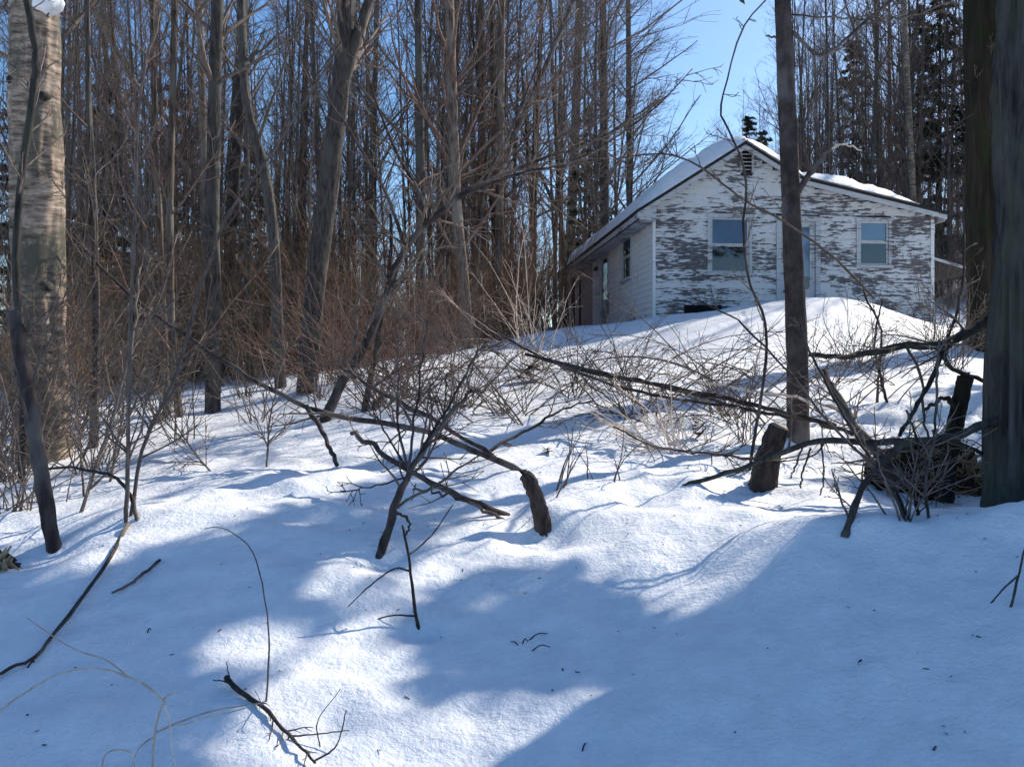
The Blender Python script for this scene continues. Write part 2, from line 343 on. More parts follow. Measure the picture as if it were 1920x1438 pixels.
# the body behind the boards
b = MB(); b.prism([(0.02, 0), (UR-.02, 0), (UR-.02, roofz(UR)-.03), (br[0], br[1]-.03), (pk[0], pk[1]-.03), (.02, roofz(0)-.03)], .03, LV)
hpart('wall', b, 'tarpaper')
w1 = hu(1326, 402), hu(1409, 513); w2 = hu(1605, 409), hu(1670, 499); dr = hu(1455, 406), hu(1537, 570); vt = hu(1388, 279), hu(1411, 323)
OPEN = [(a[0], c[0], c[1], a[1]) for a, c in (w1, w2, dr, vt)]     # u0, u1, z0, z1
rng = random.Random(4)
PITCH = .142
def clap(u0, u1, z0, face, name='clapboard', mat='peel', jit=0.0):
    """one tapered board; face: function (u, out, z) -> local point"""
    t0, t1 = .022+jit, .006+jit*.5; z1 = z0+PITCH+.012
    V = [face(u0, t0, z0), face(u1, t0, z0), face(u1, t1, z1), face(u0, t1, z1), face(u0, -.02, z0), face(u1, -.02, z0), face(u1, -.02, z1), face(u0, -.02, z1)]
    me = make_mesh(name, V, [(0, 1, 2, 3), (4, 7, 6, 5), (0, 4, 5, 1), (1, 5, 6, 2), (2, 6, 7, 3), (3, 7, 4, 0)], None, MAT[mat], False)
    return link(name, me, house)
z = -.1
while z < pk[1]-.1:
    zt = z+PITCH
    uu = np.linspace(0, UR, 300); ok = uu[[roofz(x)-.01 > z+PITCH*.6 for x in uu]]
    if len(ok) < 4: break
    segs = [(ok[0], ok[-1])]
    for (a, c, z0, z1) in OPEN:
        if z0 < zt-.03 and z1 > z+.03:
            n = []
            for s in segs:
                if c <= s[0] or a >= s[1]: n.append(s)
                else:
                    if a-s[0] > .05: n.append((s[0], a))
                    if s[1]-c > .05: n.append((c, s[1]))
            segs = n
    for (a, c) in segs:
        cuts = [a]
        while c-cuts[-1] > 3.2: cuts.append(cuts[-1]+rng.uniform(1.4, 2.9))
        cuts.append(c)
        for q in range(len(cuts)-1):
            clap(cuts[q]+(.003 if q else 0), cuts[q+1], z, lambda u, o, zz: (u, -o, zz), jit=rng.uniform(0, .006))
    z += PITCH
# left wall: boards along the length
lw = hv(1167, 448), hv(1186, 528); ld = hv(1127, 482), hv(1143, 575)
pv0 = hv(1112, 560)[0]                                  # porch part begins
ztop = roofz(0)-.02
LOPEN = [(min(a[0], c[0]), max(a[0], c[0]), min(a[1], c[1])-.02, max(a[1], c[1])+.02) for a, c in (lw, ld)]
LOPEN = [(a, c, (lw[0][1]-1.12 if i == 0 else .1), (lw[0][1]+.0 if i == 0 else lw[0][1]+.02)) for i, (a, c, z0, z1) in enumerate(LOPEN)]
z = -.1
while z < ztop-.08:
    zt = z+PITCH; segs = [(0.0, pv0)]
    for (a, c, z0, z1) in LOPEN:
        if z0 < zt-.03 and z1 > z+.03:
            n = []
            for s in segs:
                if c <= s[0] or a >= s[1]: n.append(s)
                else:
                    if a-s[0] > .05: n.append((s[0], a))
                    if s[1]-c > .05: n.append((c, s[1]))
            segs = n
    for (a, c) in segs:
        clap(a, c, z, lambda u, o, zz: (-o, u, zz), mat='sidepaint', jit=rng.uniform(0, .003))
    z += PITCH
# corner boards, rake boards, fascia
for (x0, x1, y0, y1) in ((-.035, .03, -.035, .05),):
    b = MB(); b.box(x0, x1, y0, y1, -.1, roofz(0)-.02); hpart('corner_board', b, 'sidepaint')
b = MB(); b.box(UR-.05, UR+.03, -.035, .05, -.1, roofz(UR)-.02); hpart('corner_board', b, 'sidepaint')
def strip(a, c, v0, v1, th0, th1):
    b = MB(); b.prism([(a[0], a[1]-th0), (c[0], c[1]-th0), (c[0], c[1]-th1), (a[0], a[1]-th1)], v0, v1); return b
for a, c in ((eL, pk), (pk, br), (br, eR)):
    hpart('rake_board', strip(a, c, OV+.02, OV+.05, .11, .005), 'trim')
    hpart('soffit', strip(a, c, OV+.051, -.03, .03, .008), 'trim')
b = MB(); b.box(eL[0]+.02, eL[0]+.05, OV+.06, LV+.2, eL[1]-.12, eL[1]-.0); hpart('fascia', b, 'trim')
b = MB(); b.prism([(eL[0]+.06, eL[1]-.15), (-.0, eL[1]-.15), (-.0, eL[1]-.17), (eL[0]+.06, eL[1]-.17)], OV+.06, LV+.2); hpart('soffit', b, 'trim')
b = MB(); b.box(eR[0]-.05, eR[0]-.02, OV+.06, LV+.2, eR[1]-.15, eR[1]); hpart('fascia', b, 'trim')
b = MB(); b.prism([(eL[0]+.05, eL[1]-.165), (-.0, eL[1]-.165), (-.0, roofz(0)-.02), (eL[0]+.05, eL[1]-.02)], OV+.052, OV+.075); hpart('eave_return', b, 'trim')
# roof slabs
roof = bpy.data.objects.new('roof', None); C.objects.link(roof); roof.parent = house
for a, c in ((eL, pk), (pk, br), (br, eR)):
    b = MB(); b.prism([(a[0], a[1]), (c[0], c[1]), (c[0], c[1]+.075), (a[0], a[1]+.075)], OV, LV+.25); hpart('roof_slab', b, 'shingle', roof)
# snow on the roof, thick and rounded
def roof_snow(a, c, th, u0, u1, ragged, seed, sag=0):
    nu, nv = 40, 90
    tu = np.linspace(u0, u1, nu); tv = np.linspace(OV-.03, LV+.2, nv)
    TU, TV = np.meshgrid(tu, tv)
    BU = a[0]+(c[0]-a[0])*TU; BZ = a[1]+(c[1]-a[1])*TU+.07
    e = (TU-u0)/(u1-u0)
    prof = np.minimum(1, np.maximum(e*(1-e), 0)*4)**.55
    ev = np.minimum(1, np.maximum(0, np.minimum(TV-tv[0], tv[-1]-TV))/.22)**.5
    H = th*prof*(.35+.65*ev)*(1+ragged*fbm(TU*7, TV*1.3, 0, 4, seed))
    H[0] = 0; H[-1] = 0; H[:, 0] = 0; H[:, -1] = 0
    top = np.stack([BU-sag*H, TV-.03*(1-ev), BZ+H], -1).reshape(-1, 3); bot = np.stack([BU, TV, BZ-.004], -1).reshape(-1, 3)
    ix = np.arange(nu*nv).reshape(nv, nu); Q = np.stack([ix[:-1, :-1], ix[:-1, 1:], ix[1:, 1:], ix[1:, :-1]], -1).reshape(-1, 4)
    m = MB(); m.add(top, Q); m.add(bot, Q[:, ::-1])
    return m
def lerp(a, c, t): return (a[0]+(c[0]-a[0])*t, a[1]+(c[1]-a[1])*t)
hpart('roof_snow', roof_snow(eL, pk, .44, .02, 1.03, .13, 3), 'snow', roof, True)
hpart('roof_snow', roof_snow(pk, br, .24, -.06, 1.12, .12, 5), 'snow', roof, True)
hpart('roof_snow', roof_snow(br, eR, .27, -.05, .80, .35, 8), 'snow', roof, True)
# plumbing vent on the right slope
pu, pz = hu(1567, 352, .25)
b = MB(); b.tubes([(pu, .25, roofz(pu)), (pu, .25, roofz(pu)+.3), (pu, .25, roofz(pu)+.34)], [.075, .075, .09], 12); hpart('vent_pipe', b, 'metal', roof, True)
# gable vent: frame, slats
a, c = vt
b = MB(); b.box(a[0], c[0], -.02, .02, c[1], a[1]); gv = hpart('gable_vent', b, 'dark')
for x0, x1 in ((a[0]-.02, a[0]+.03), (c[0]-.03, c[0]+.02)):
    b = MB(); b.box(x0, x1, -.05, -.0, c[1]-.02, a[1]+.03); hpart('vent_frame', b, 'trim', gv)
for i in range(6):
    zz = c[1]+(i+.4)*(a[1]-c[1])/6
    b = MB(); b.prism([(a[0]+.03, zz), (c[0]-.03, zz), (c[0]-.03, zz+.018), (a[0]+.03, zz+.018)], -.045, .0); hpart('slat', b, 'trim', gv)
# windows
def window(name, u0, u1, z0, z1, fc, split=.52, lower='dark', mull=0, sky_blind=True):
    """fc(u, out, z): local point"""
    def fb(x0, x1, o0, o1, y0, y1):
        m = MB(); V = [fc(x, o, zz) for zz in (y0, y1) for o in (o0, o1) for x in (x0, x1)]
        m.add(V, [(0, 2, 3, 1), (4, 5, 7, 6), (0, 1, 5, 4), (2, 6, 7, 3), (0, 4, 6, 2), (1, 3, 7, 5)]); return m
    T = .065; root = bpy.data.objects.new(name, None); C.objects.link(root); root.parent = house
    hpart('casing', fb(u0, u0+T, -.02, .045, z0, z1), 'trim', root); hpart('casing', fb(u1-T, u1, -.02, .045, z0, z1), 'trim', root)
    hpart('casing', fb(u0-.02, u1+.02, -.02, .052, z1-.07, z1+.012), 'trim', root)
    hpart('sill', fb(u0-.03, u1+.03, -.02, .085, z0-.05, z0+.005), 'trim', root)
    zm = z0+(z1-z0)*(1-split); x0, x1 = u0+T+.004, u1-T-.004; y0, y1 = z0+.008, z1-.074
    S_ = .045
    for (p0, p1, oo) in ((zm-.01, y1, .012), (y0, zm+.01, -.004)):
        m = MB()
        for q in ((x0, x0+S_, p0, p1), (x1-S_, x1, p0, p1), (x0+S_+.001, x1-S_-.001, p0, p0+S_), (x0+S_+.001, x1-S_-.001, p1-S_, p1)):
            V = [fc(x, o, zz) for zz in (q[2], q[3]) for o in (oo-.02, oo+.015) for x in (q[0], q[1])]
            m.add(V, [(0, 2, 3, 1), (4, 5, 7, 6), (0, 1, 5, 4), (2, 6, 7, 3), (0, 4, 6, 2), (1, 3, 7, 5)])
        hpart('sash', m, 'trim', root)
        hpart('pane', fb(x0+S_, x1-S_, oo-.008, oo-.003, p0+S_, p1-S_), 'glass', root)
    if sky_blind: hpart('sky_blind', fb(x0+S_*.5, x1-S_*.5, -.028, -.0245, zm+.02, y1-.01), 'sky_blind', root)
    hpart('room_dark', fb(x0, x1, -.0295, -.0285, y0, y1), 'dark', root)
    return root
ff = lambda u, o, zz: (u, -o, zz)
wa = window('window', w1[0][0], w1[1][0], w1[1][1], w1[0][1], ff, .52)
wb = window('window', w2[0][0], w2[1][0], w2[1][1], w2[0][1], ff, .5)
lf = lambda u, o, zz: (-o, u, zz)
a, c, z0, z1 = LOPEN[0]; window('window', a, c, z0, z1, lf, .5, sky_blind=False)
# front door
def fbox(fc, x0, x1, o0, o1, y0, y1):
    m = MB(); V = [fc(x, o, zz) for zz in (y0, y1) for o in (o0, o1) for x in (x0, x1)]
    m.add(V, [(0, 2, 3, 1), (4, 5, 7, 6), (0, 1, 5, 4), (2, 6, 7, 3), (0, 4, 6, 2), (1, 3, 7, 5)]); return m
def door(u0, u1, z0, z1, fc, T=.11, glass_from=.45):
    root = bpy.data.objects.new('door', None); C.objects.link(root); root.parent = house
    hpart('door_casing', fbox(fc, u0, u0+T, -.02, .05, z0, z1), 'trim', root); hpart('door_casing', fbox(fc, u1-T, u1, -.02, .05, z0, z1), 'trim', root)
    hpart('door_casing', fbox(fc, u0-.02, u1+.02, -.02, .06, z1-.11, z1+.01), 'trim', root)
    x0, x1, y0, y1 = u0+T+.004, u1-T-.004, z0, z1-.114; St = .13; zg = y0+(y1-y0)*glass_from
    hpart('door_panel', fbox(fc, x0, x1, -.018, .01, y0, zg), 'trim', root)
    hpart('stile', fbox(fc, x0, x0+St, -.018, .0102, zg+.001, y1), 'trim', root); hpart('stile', fbox(fc, x1-St, x1, -.018, .0102, zg+.001, y1), 'trim', root)
    hpart('door_rail', fbox(fc, x0+St+.001, x1-St-.001, -.018, .0098, y1-.13, y1), 'trim', root)
    hpart('pane', fbox(fc, x0+St, x1-St, -.008, -.003, zg+.002, y1-.131), 'glass', root)
    hpart('curtain', fbox(fc, x0+St*.5, x1-St*.5, -.026, -.023, zg+.3, y1-.06), 'sky_blind', root)  # same painted sky-reflection blue as behind the window panes
    b = MB(); p = np.array(fc(x0+.06, .01, zg-.05)); q = np.array(fc(x0+.06, .07, zg-.05)); b.tubes([p, (p+q)/2, q], [.012, .012, .03], 10); hpart('door_knob', b, 'metal', root, True)
    return root
door(dr[0][0], dr[1][0], -.1, dr[0][1], ff)
a, c, z0, z1 = LOPEN[1]; door(a, c, .05, z1, lf, .09, .5)
# porch end of the left wall: stained boards, dark openings, white post
vv = np.linspace(pv0, LV-.15, 13)
for i in range(12):
    darkb = i in (5, 8, 9)
    b = MB(); o = .0 if not darkb else -.012
    b.box(-.02-o, .02, vv[i]+.004, vv[i+1]-.004, -.1, ztop-.25 if not darkb else ztop-.45); hpart('porch_board', b, 'dark' if darkb else 'pinkwall')
b = MB(); b.box(-.045, .02, pv0, LV-.02, ztop-.24, ztop-.02); hpart('porch_beam', b, 'pinkwall')
b = MB(); b.box(-.06, .06, LV-.14, LV+.0, -.3, ztop-.25); hpart('porch_post', b, 'trim')
# little wall lamp by the side door, black sheet standing for the dark gap under the front siding
b = MB(); p = hv(1121, 508); b.prism([(-.14, p[1]), (-.02, p[1]), (-.02, p[1]+.12), (-.10, p[1]+.12)], p[0]-.1, p[0]+.1); hpart('lamp_box', b, 'metal')
a, c = hu(1282, 572), hu(1352, 588)
b = MB(); b.box(a[0], c[0], -.034, -.0, c[1]-.2, a[1]); hpart('dark_gap', b, 'dark')
# wood-store lean-to on the right side
lt = bpy.data.objects.new('lean_to', None); C.objects.link(lt); lt.parent = house
a = hu(1752, 483, .3); c = hu(1828, 508, .3)
b = MB(); b.prism([(UR+.03, a[1]), (c[0]+.15, c[1]-.05), (c[0]+.15, c[1]+.0), (UR+.03, a[1]+.06)], .15, 4.2); hpart('lean_to_roof', b, 'tarpaper', lt)
b = MB(); b.prism([(UR+.03, a[1]-.06), (c[0]+.12, c[1]-.11), (c[0]+.12, c[1]-.055), (UR+.03, a[1]-.005)], .08, .12); hpart('lean_to_beam', b, 'trim', lt)
b = MB(); b.box(c[0]-.03, c[0]+.06, .2, .29, -.2, c[1]-.10); hpart('post', b, 'trim', lt)
b = MB(); b.box(UR+.045, UR+.12, .2, .29, -.2, a[1]-.09); hpart('post', b, 'trim', lt)
b = MB(); b.box(UR+.05, c[0]+.1, 3.9, 3.96, -.3, c[1]-.1); hpart('back_wall', b, 'tarpaper', lt)
rg = random.Random(9)
for i in range(4):
    for j in range(7):
        x = UR+.25+j*.13+rg.uniform(-.02, .02); zz = -.05+i*.13; 
        if x > c[0]-.1: continue
        b = MB(); b.tubes([(x, .7, zz), (x, 1.2, zz+.01)], [.06, .06], 7); hpart('firewood_log', b, 'deadwood', lt)

# ------------------------------------------------------------------ trees
def unit(v): return v/(np.linalg.norm(v, axis=-1, keepdims=True)+1e-9)
def grow(rs, start, d, length, k, up, wig, bias=None):
    n = len(start); P = np.zeros((n, k, 3)); P[:, 0] = start; d = unit(d.copy()); st = (length/(k-1))[:, None]
    for i in range(1, k):
        d = d+np.array([0, 0, up])/k+rs.normal(0, wig, (n, 3))/math.sqrt(k)
        if bias is not None: d = d+np.asarray(bias)/k
        d = unit(d); P[:, i] = P[:, i-1]+d*st
    return P
def sample(P, Rr, t):
    """P (n,k,3), t (n,m) -> points, tangents, radii"""
    n, k, _ = P.shape; u = t*(k-1); i = np.minimum(u.astype(int), k-2); f = (u-i)
    a = np.take_along_axis(P, i[..., None].repeat(3, -1), 1); b = np.take_along_axis(P, (i+1)[..., None].repeat(3, -1), 1)
    ra = np.take_along_axis(Rr, i, 1); rb = np.take_along_axis(Rr, i+1, 1)
    return a+(b-a)*f[..., None], unit(b-a), ra+(rb-ra)*f
def children(rs, P, Rr, m, t0, t1, ang, lens, k, up, wig, rmin, rfac=.55, bias=None, taper=.35):
    n = len(P)
    t = np.sort(rs.uniform(t0, t1, (n, m)), 1)
    p, tg, r = sample(P, Rr, t)
    side = rs.normal(0, 1, (n, m, 3)); side -= (side*tg).sum(-1, keepdims=True)*tg; side = unit(side)
    a = rs.normal(ang, .18, (n, m))[..., None]
    d = tg*np.cos(a)+side*np.sin(a)
    L = np.asarray(lens)[:, None]*(1.15-.75*(t-t0)/(t1-t0))*rs.uniform(.6, 1.2, (n, m))
    Q = grow(rs, p.reshape(-1, 3), d.reshape(-1, 3), L.ravel(), k, up, wig, bias)
    r0 = np.maximum(np.minimum(r.reshape(-1)*rfac, L.ravel()*.016+rmin*.5), rmin); R2 = r0[:, None]*np.linspace(1, taper, k)[None]
    return Q, np.maximum(R2, rmin*.6), L.ravel()
def bare_tree(seed, H, r0, cs=.3, n1=24, m2=8, m3=5, lean=(0, 0), wig=.05, Lf=.28, ang=.85, up=.5, bias=None, fork=0, rmin=.006, ksides=9):
    rs = np.random.RandomState(seed)
    k0 = 14; tr = grow(rs, np.zeros((1, 3)), np.array([[lean[0], lean[1], 1.]]), np.array([H]), k0, .25, wig)
    tr[0, :, 2] -= .25
    R0 = (r0*(np.linspace(1, .12, k0)**.8))[None]; R0[0, 0] *= 1.35
    trunk = MB(); trunk.tubes(tr, R0, ksides)
    stems, SR = [tr], [R0]
    if fork:
        t = np.full((1, fork), .3)+rs.uniform(-.12, .12, (1, fork)); p, tg, r = sample(tr, R0, t)
        d = tg[0]+rs.normal(0, .28, (fork, 3))*np.array([1, 1, 0]); F2 = grow(rs, p[0], d, np.full(fork, H*.62), k0, .35, wig)
        RF = (r[0]*.8)[:, None]*(np.linspace(1, .15, k0)[None]); trunk.tubes(F2, RF, ksides-2); stems.append(F2); SR.append(RF)
    P = np.concatenate(stems); RR = np.concatenate(SR)
    crown = MB()
    n1e = max(3, n1//len(P))
    B1, Q1, L1 = children(rs, P, RR, n1e, cs, .97, ang, np.full(len(P), H*Lf), 6, up, .22, rmin*1.6, .42, bias)
    crown.tubes(B1, Q1, 4)
    if m2:
        B2, Q2, L2 = children(rs, B1, Q1, m2, .2, .97, .75, L1*.42, 4, up*.6, .25, rmin*1.1, .55, bias); crown.tubes(B2, Q2, 3)
        if m3:
            B3, Q3, L3 = children(rs, B2, Q2, m3, .2, 1., .65, np.maximum(L2*.5, .3), 3, up*.4, .25, rmin, .6, bias); crown.tubes(B3, Q3, 3)
    return trunk, crown
PROTO = {}
def proto(key, tm, cm, **kw):
    t, c = bare_tree(**kw); PROTO[key] = (t.mesh('trunk', MAT[tm]), c.mesh('crown', MAT[cm]))
for i in range(5): proto('tall%d' % i, 'bark' if i % 2 == 0 else 'bark2', 'twig' if i != 3 else 'twig_red', seed=10+i, H=17+i*.8, r0=.085+.012*i, cs=.22, wig=.03, n1=30, m2=8, m3=4, fork=i % 2, rmin=.0052)
for i in range(5): proto('pole%d' % i, 'bark' if i != 2 else 'bark2', 'twig' if i != 1 else 'twig_red', seed=30+i, H=12+i*.8, r0=.042+.007*i, cs=.18, wig=.03, n1=24, m2=7, m3=3, Lf=.19, up=.8, ang=.6, rmin=.0048)
for i in range(3): proto('sweep%d' % i, 'bark', 'twig', seed=50+i, H=15+i, r0=.10, cs=.14, n1=34, m2=9, m3=5, Lf=.33, ang=.8, up=.35, bias=(.75, -.1, .15), rmin=.006, fork=2)
for i in range(4): proto('young%d' % i, 'brush', 'twig_red', seed=70+i, H=5.5+i, r0=.028+.004*i, cs=.12, n1=20, m2=6, m3=3, Lf=.22, up=.7, ang=.6, rmin=.005, ksides=6)
def conifer(seed, H, r0, spread, cs=.08, n=70, dens=26):
    rs = np.random.RandomState(seed)
    k0 = 10; tr = grow(rs, np.zeros((1, 3)), np.array([[0, 0, 1.]]), np.array([H]), k0, .3, .015); tr[0, :, 2] -= .2
    R0 = (r0*np.linspace(1, .06, k0))[None]; trunk = MB(); trunk.tubes(tr, R0, 9)
    t = np.sort(rs.uniform(cs, .99, (1, n)), 1); p, tg, r = sample(tr, R0, t)
    az = np.arange(n)*2.4+rs.uniform(-.5, .5, n); L = spread*(1.02-t[0])**.75*rs.uniform(.65, 1.15, n)+.15
    d = np.stack([np.cos(az), np.sin(az), np.full(n, -.02)], -1)
    B = grow(rs, p[0], d, L, 6, -.12, .12); RB = np.maximum(r[0]*.35, .012)[:, None]*np.linspace(1, .3, 6)[None]
    crown = MB(); crown.tubes(B, RB, 3)
    # sprays: short twigs along the boughs, each with blade-like needle tufts
    m = dens; tt = rs.uniform(.12, 1, (n, m)); q, qt, _ = sample(B, RB, tt)
    q = q.reshape(-1, 3); qt = qt.reshape(-1, 3)
    sd = unit(np.cross(qt, np.array([0, 0, 1.])))*np.where(rs.rand(len(q)) > .5, 1, -1)[:, None]
    d2 = unit(sd*rs.uniform(.4, 1, (len(q), 1))+qt*rs.uniform(.2, 1, (len(q), 1))+rs.normal(0, .22, (len(q), 3)))
    ll = rs.uniform(.18, .5, len(q))*(.5+.5*(L.repeat(m)/L.max()))
    V = []; T = []
    for e in range(4):
        off = rs.normal(0, .05, (len(q), 3)); dd = unit(d2+rs.normal(0, .28, d2.shape)); wv = unit(np.cross(dd, rs.normal(0, 1, dd.shape)))*(.030+.03*rs.rand(len(q), 1))
        a = q+off; b_ = a+dd*ll[:, None]*.55+wv; c_ = a+dd*ll[:, None]; e_ = a+dd*ll[:, None]*.5-wv
        V.append(np.stack([a, b_, c_, e_], 1).reshape(-1, 3))
    V = np.concatenate(V); Qn = np.arange(len(V)).reshape(-1, 4)
    crown2 = MB(); crown2.add(V, Qn)
    return trunk, crown, crown2
def protoc(key, **kw):
    t, c, f = conifer(**kw); PROTO[key] = (t.mesh('trunk', MAT['bark_mossy']), c.mesh('bough', MAT['twig']), f.mesh('crown', MAT['needle'], False))
protoc('hem0', seed=5, H=17, r0=.22, spread=3.0, n=95, dens=34)
protoc('hem1', seed=6, H=13, r0=.16, spread=2.4, n=80, dens=34)
protoc('hem2', seed=7, H=7, r0=.08, spread=1.5, cs=.05, n=60, dens=30)
def plant(key, name, label, cat, group, x, y, s=1.0, rz=0.0, tilt=(0, 0)):
    r = bpy.data.objects.new(name, None); C.objects.link(r)
    r.location = (x, y, gz(x, y)-.02); r.rotation_euler = (tilt[0], tilt[1], rz); r.scale = (s, s, s)
    tag(r, label, cat, group)
    for me in PROTO[key]:
        c = link(me.name.split('.')[0], me, r)
        if c.name.startswith('bough'): tag(c, kind='stuff')
    return r
rg = random.Random(77)
taken = []
def free(x, y, d):
    if any((x-a)**2+(y-b)**2 < d*d for a, b in taken): return False
    hx, hy = x-HO[0], y-HO[1]; u = hx*HU[0]+hy*HU[1]; v = hx*HV[0]+hy*HV[1]
    if -1.8 < u < UR+2.5 and -2 < v < LV+2: return False
    taken.append((x, y)); return True
MARKS = [(40, 'at the far left edge'), (150, 'behind the pale birch'), (280, 'right of the pale birch'), (360, 'behind the thin twin trunks'), (470, 'behind the dark straight trunk'), (560, 'left of the thick forked trunk'), (680, 'behind the thick forked trunk'),
         (800, 'behind the crooked leaning tree'), (950, 'round the stout clearing trunk'), (1060, 'near the left end of the house'), (1250, 'behind the left roof slope'), (1420, 'left of the house peak beside the sky gap'), (1500, 'just right of the house peak'),
         (1600, 'behind the roof vent pipe'), (1700, 'behind the low right roof'), (1800, 'behind the right house corner'), (1880, 'behind the mossy trunk'), (9999, 'beside the huge trunk at the right edge')]
def mark(px): return next(t for b, t in MARKS if px < b)
ORD = ['first', 'second', 'third', 'fourth', 'fifth', 'sixth', 'seventh', 'eighth', 'ninth', 'tenth', 'eleventh', 'twelfth', 'thirteenth']
def zone(n, px0, px1, y0, y1, keys, name, label, cat, group, dmin, smin=.8, smax=1.25, hmax=None, power=1.0):
    c = 0; tries = 0
    while c < n and tries < n*60:
        tries += 1
        Y = y0+(y1-y0)*rg.random()**power; px = rg.uniform(px0, px1); X = (px-CX)/F*Y
        if 700 < px < 800 and Y > 26: continue
        if not free(X, Y, dmin): continue
        plant(rg.choice(keys), name, label+' '+mark(px), cat, group, X, Y, rg.uniform(smin, smax), rg.uniform(0, 6.3), (rg.gauss(0, .03), rg.gauss(0, .03))); c += 1
TALL = ['tall%d' % i for i in range(5)]; POLE = ['pole%d' % i for i in range(5)]; YOUNG = ['young%d' % i for i in range(4)]
zone(26, -60, 1010, 21, 34, TALL+POLE, 'bare_tree', 'bare tree fronting the woods,', 'tree', 'front trees of the left woods', 1.0)
zone(44, -80, 1160, 34, 60, TALL+POLE+POLE, 'bare_tree', 'slender deep-woods tree,', 'tree', 'deep trees of the left woods', .8)
zone(56, -60, 640, 17, 34, POLE, 'bare_tree', 'pole-like bare tree,', 'tree', 'thin pole trees on the left', .6, .7, 1.1)
zone(36, 620, 1000, 22, 36, POLE, 'bare_tree', 'slim straight bare tree,', 'tree', 'slim straight trees left of the house', .6, .75, 1.15)
zone(40, 90, 1020, 20, 33, YOUNG, 'young_tree', 'russet young tree,', 'tree', 'young trees in the brush', .4, .6, 1.1)
zone(92, 1470, 2000, 36, 66, TALL+POLE+POLE, 'bare_tree', 'bare dark right-woods tree,', 'tree', 'trees of the right woods', .9, .95, 1.35)
zone(14, 1380, 1500, 44, 66, POLE, 'bare_tree', 'shorter bare tree,', 'tree', 'trees beside the sky gap', .8, .75, 1.0)
zone(4, 1850, 2000, 28, 38, TALL+POLE, 'bare_tree', 'bare dark nearer tree,', 'tree', 'trees right of the house', .9, .9, 1.2)
for j, (px, Y, s, k) in enumerate(sorted([(1062, 30, 1.0, 0), (1120, 37, 1.05, 1), (1000, 27, .95, 2), (1165, 44, 1.1, 0), (930, 25, 1.0, 1), (1180, 40, .7, 2), (1040, 36, 1.0, 2), (1100, 43, 1.1, 1)])):
    X = (px-CX)/F*Y; taken.append((X, Y))
    plant('sweep%d' % k, 'bare_tree', 'bare tree sweeping right to the sky gap, '+ORD[j]+' of eight from the left', 'tree', 'trees sweeping towards the sky gap', X, Y, s, rg.uniform(-.3, .3))
zone(26, 1330, 1480, 44, 60, POLE+POLE+YOUNG, 'bare_tree', 'low bushy bare tree,', 'tree', 'low trees beside the sky gap', .5, .62, .85)
CON = sorted([(1338, 50, .6, 'hem1'), (1372, 50, .66, 'hem1'), (1352, 47, .68, 'hem1'), (1405, 56, .72, 'hem0'), (1430, 52, .8, 'hem1'), (1760, 44, .95, 'hem0'), (1850, 42, 1.0, 'hem0'), (1720, 58, 1.1, 'hem0'), (1600, 64, 1.1, 'hem0'), (1900, 50, 1.2, 'hem0')])
for i, (px, Y, s, k) in enumerate(CON):
    plant(k, 'conifer', 'dark green conifer '+('at the left end of the right woods beside the sky gap' if i == 0 else 'in the right woods, '+ORD[i]+' conifer there from the left'), 'tree', 'conifers of the right woods', (px-CX)/F*Y, Y, s, rg.uniform(0, 6))
for j, (px, Y, s) in enumerate(sorted([(195, 30, .8), (330, 36, .9), (150, 24, .55), (1105, 46, .9), (60, 34, 1.0), (470, 40, .8)])):
    plant('hem2' if s < .8 else 'hem1', 'conifer', 'dark green conifer in the left woods, '+ORD[j]+' conifer there from the left', 'tree', 'conifers of the left woods', (px-CX)/F*Y, Y, s, rg.uniform(0, 6))
# the farther wood: one mass
fw_t, fw_c = MB(), MB()
rs = np.random.RandomState(3)
def far_wood(n, px0, px1, y0, y1, h0, h1):
    Y = rs.uniform(y0, y1, n); px = rs.uniform(px0, px1, n); px = np.where((px > 700) & (px < 800), px+105, px); X = (px-CX)/F*Y; Z = ground(X, Y)-.2
    H = rs.uniform(h0, h1, n)
    P = grow(rs, np.stack([X, Y, Z], -1), np.tile([0, 0, 1.], (n, 1))+rs.normal(0, .04, (n, 3)), H, 7, .3, .06); Rr = rs.uniform(.06, .16, n)[:, None]*np.linspace(1, .15, 7)[None]
    fw_t.tubes(P, Rr, 4)
    B, Q, L = children(rs, P, Rr, 16, .2, .98, .7, H*.2, 4, .6, .2, .011, .4); fw_c.tubes(B, Q, 3)
    B2, Q2, L2 = children(rs, B, Q, 6, .2, 1, .7, L*.45, 3, .4, .2, .008, .6); fw_c.tubes(B2, Q2, 3)
far_wood(56, -150, 1150, 62, 100, 13, 20); far_wood(130, 1480, 2200, 62, 95, 14, 22); far_wood(50, -700, -150, 25, 60, 13, 19); far_wood(40, 2000, 2600, 25, 60, 13, 19)
fo = link('far_woods', fw_t.mesh('far_woods', MAT['bark'])); tag(fo, 'distant bare woods closing off the view', kind='stuff')
fo2 = link('twig_haze', fw_c.mesh('twig_haze', MAT['twig']), fo); tag(fo2, kind='stuff')
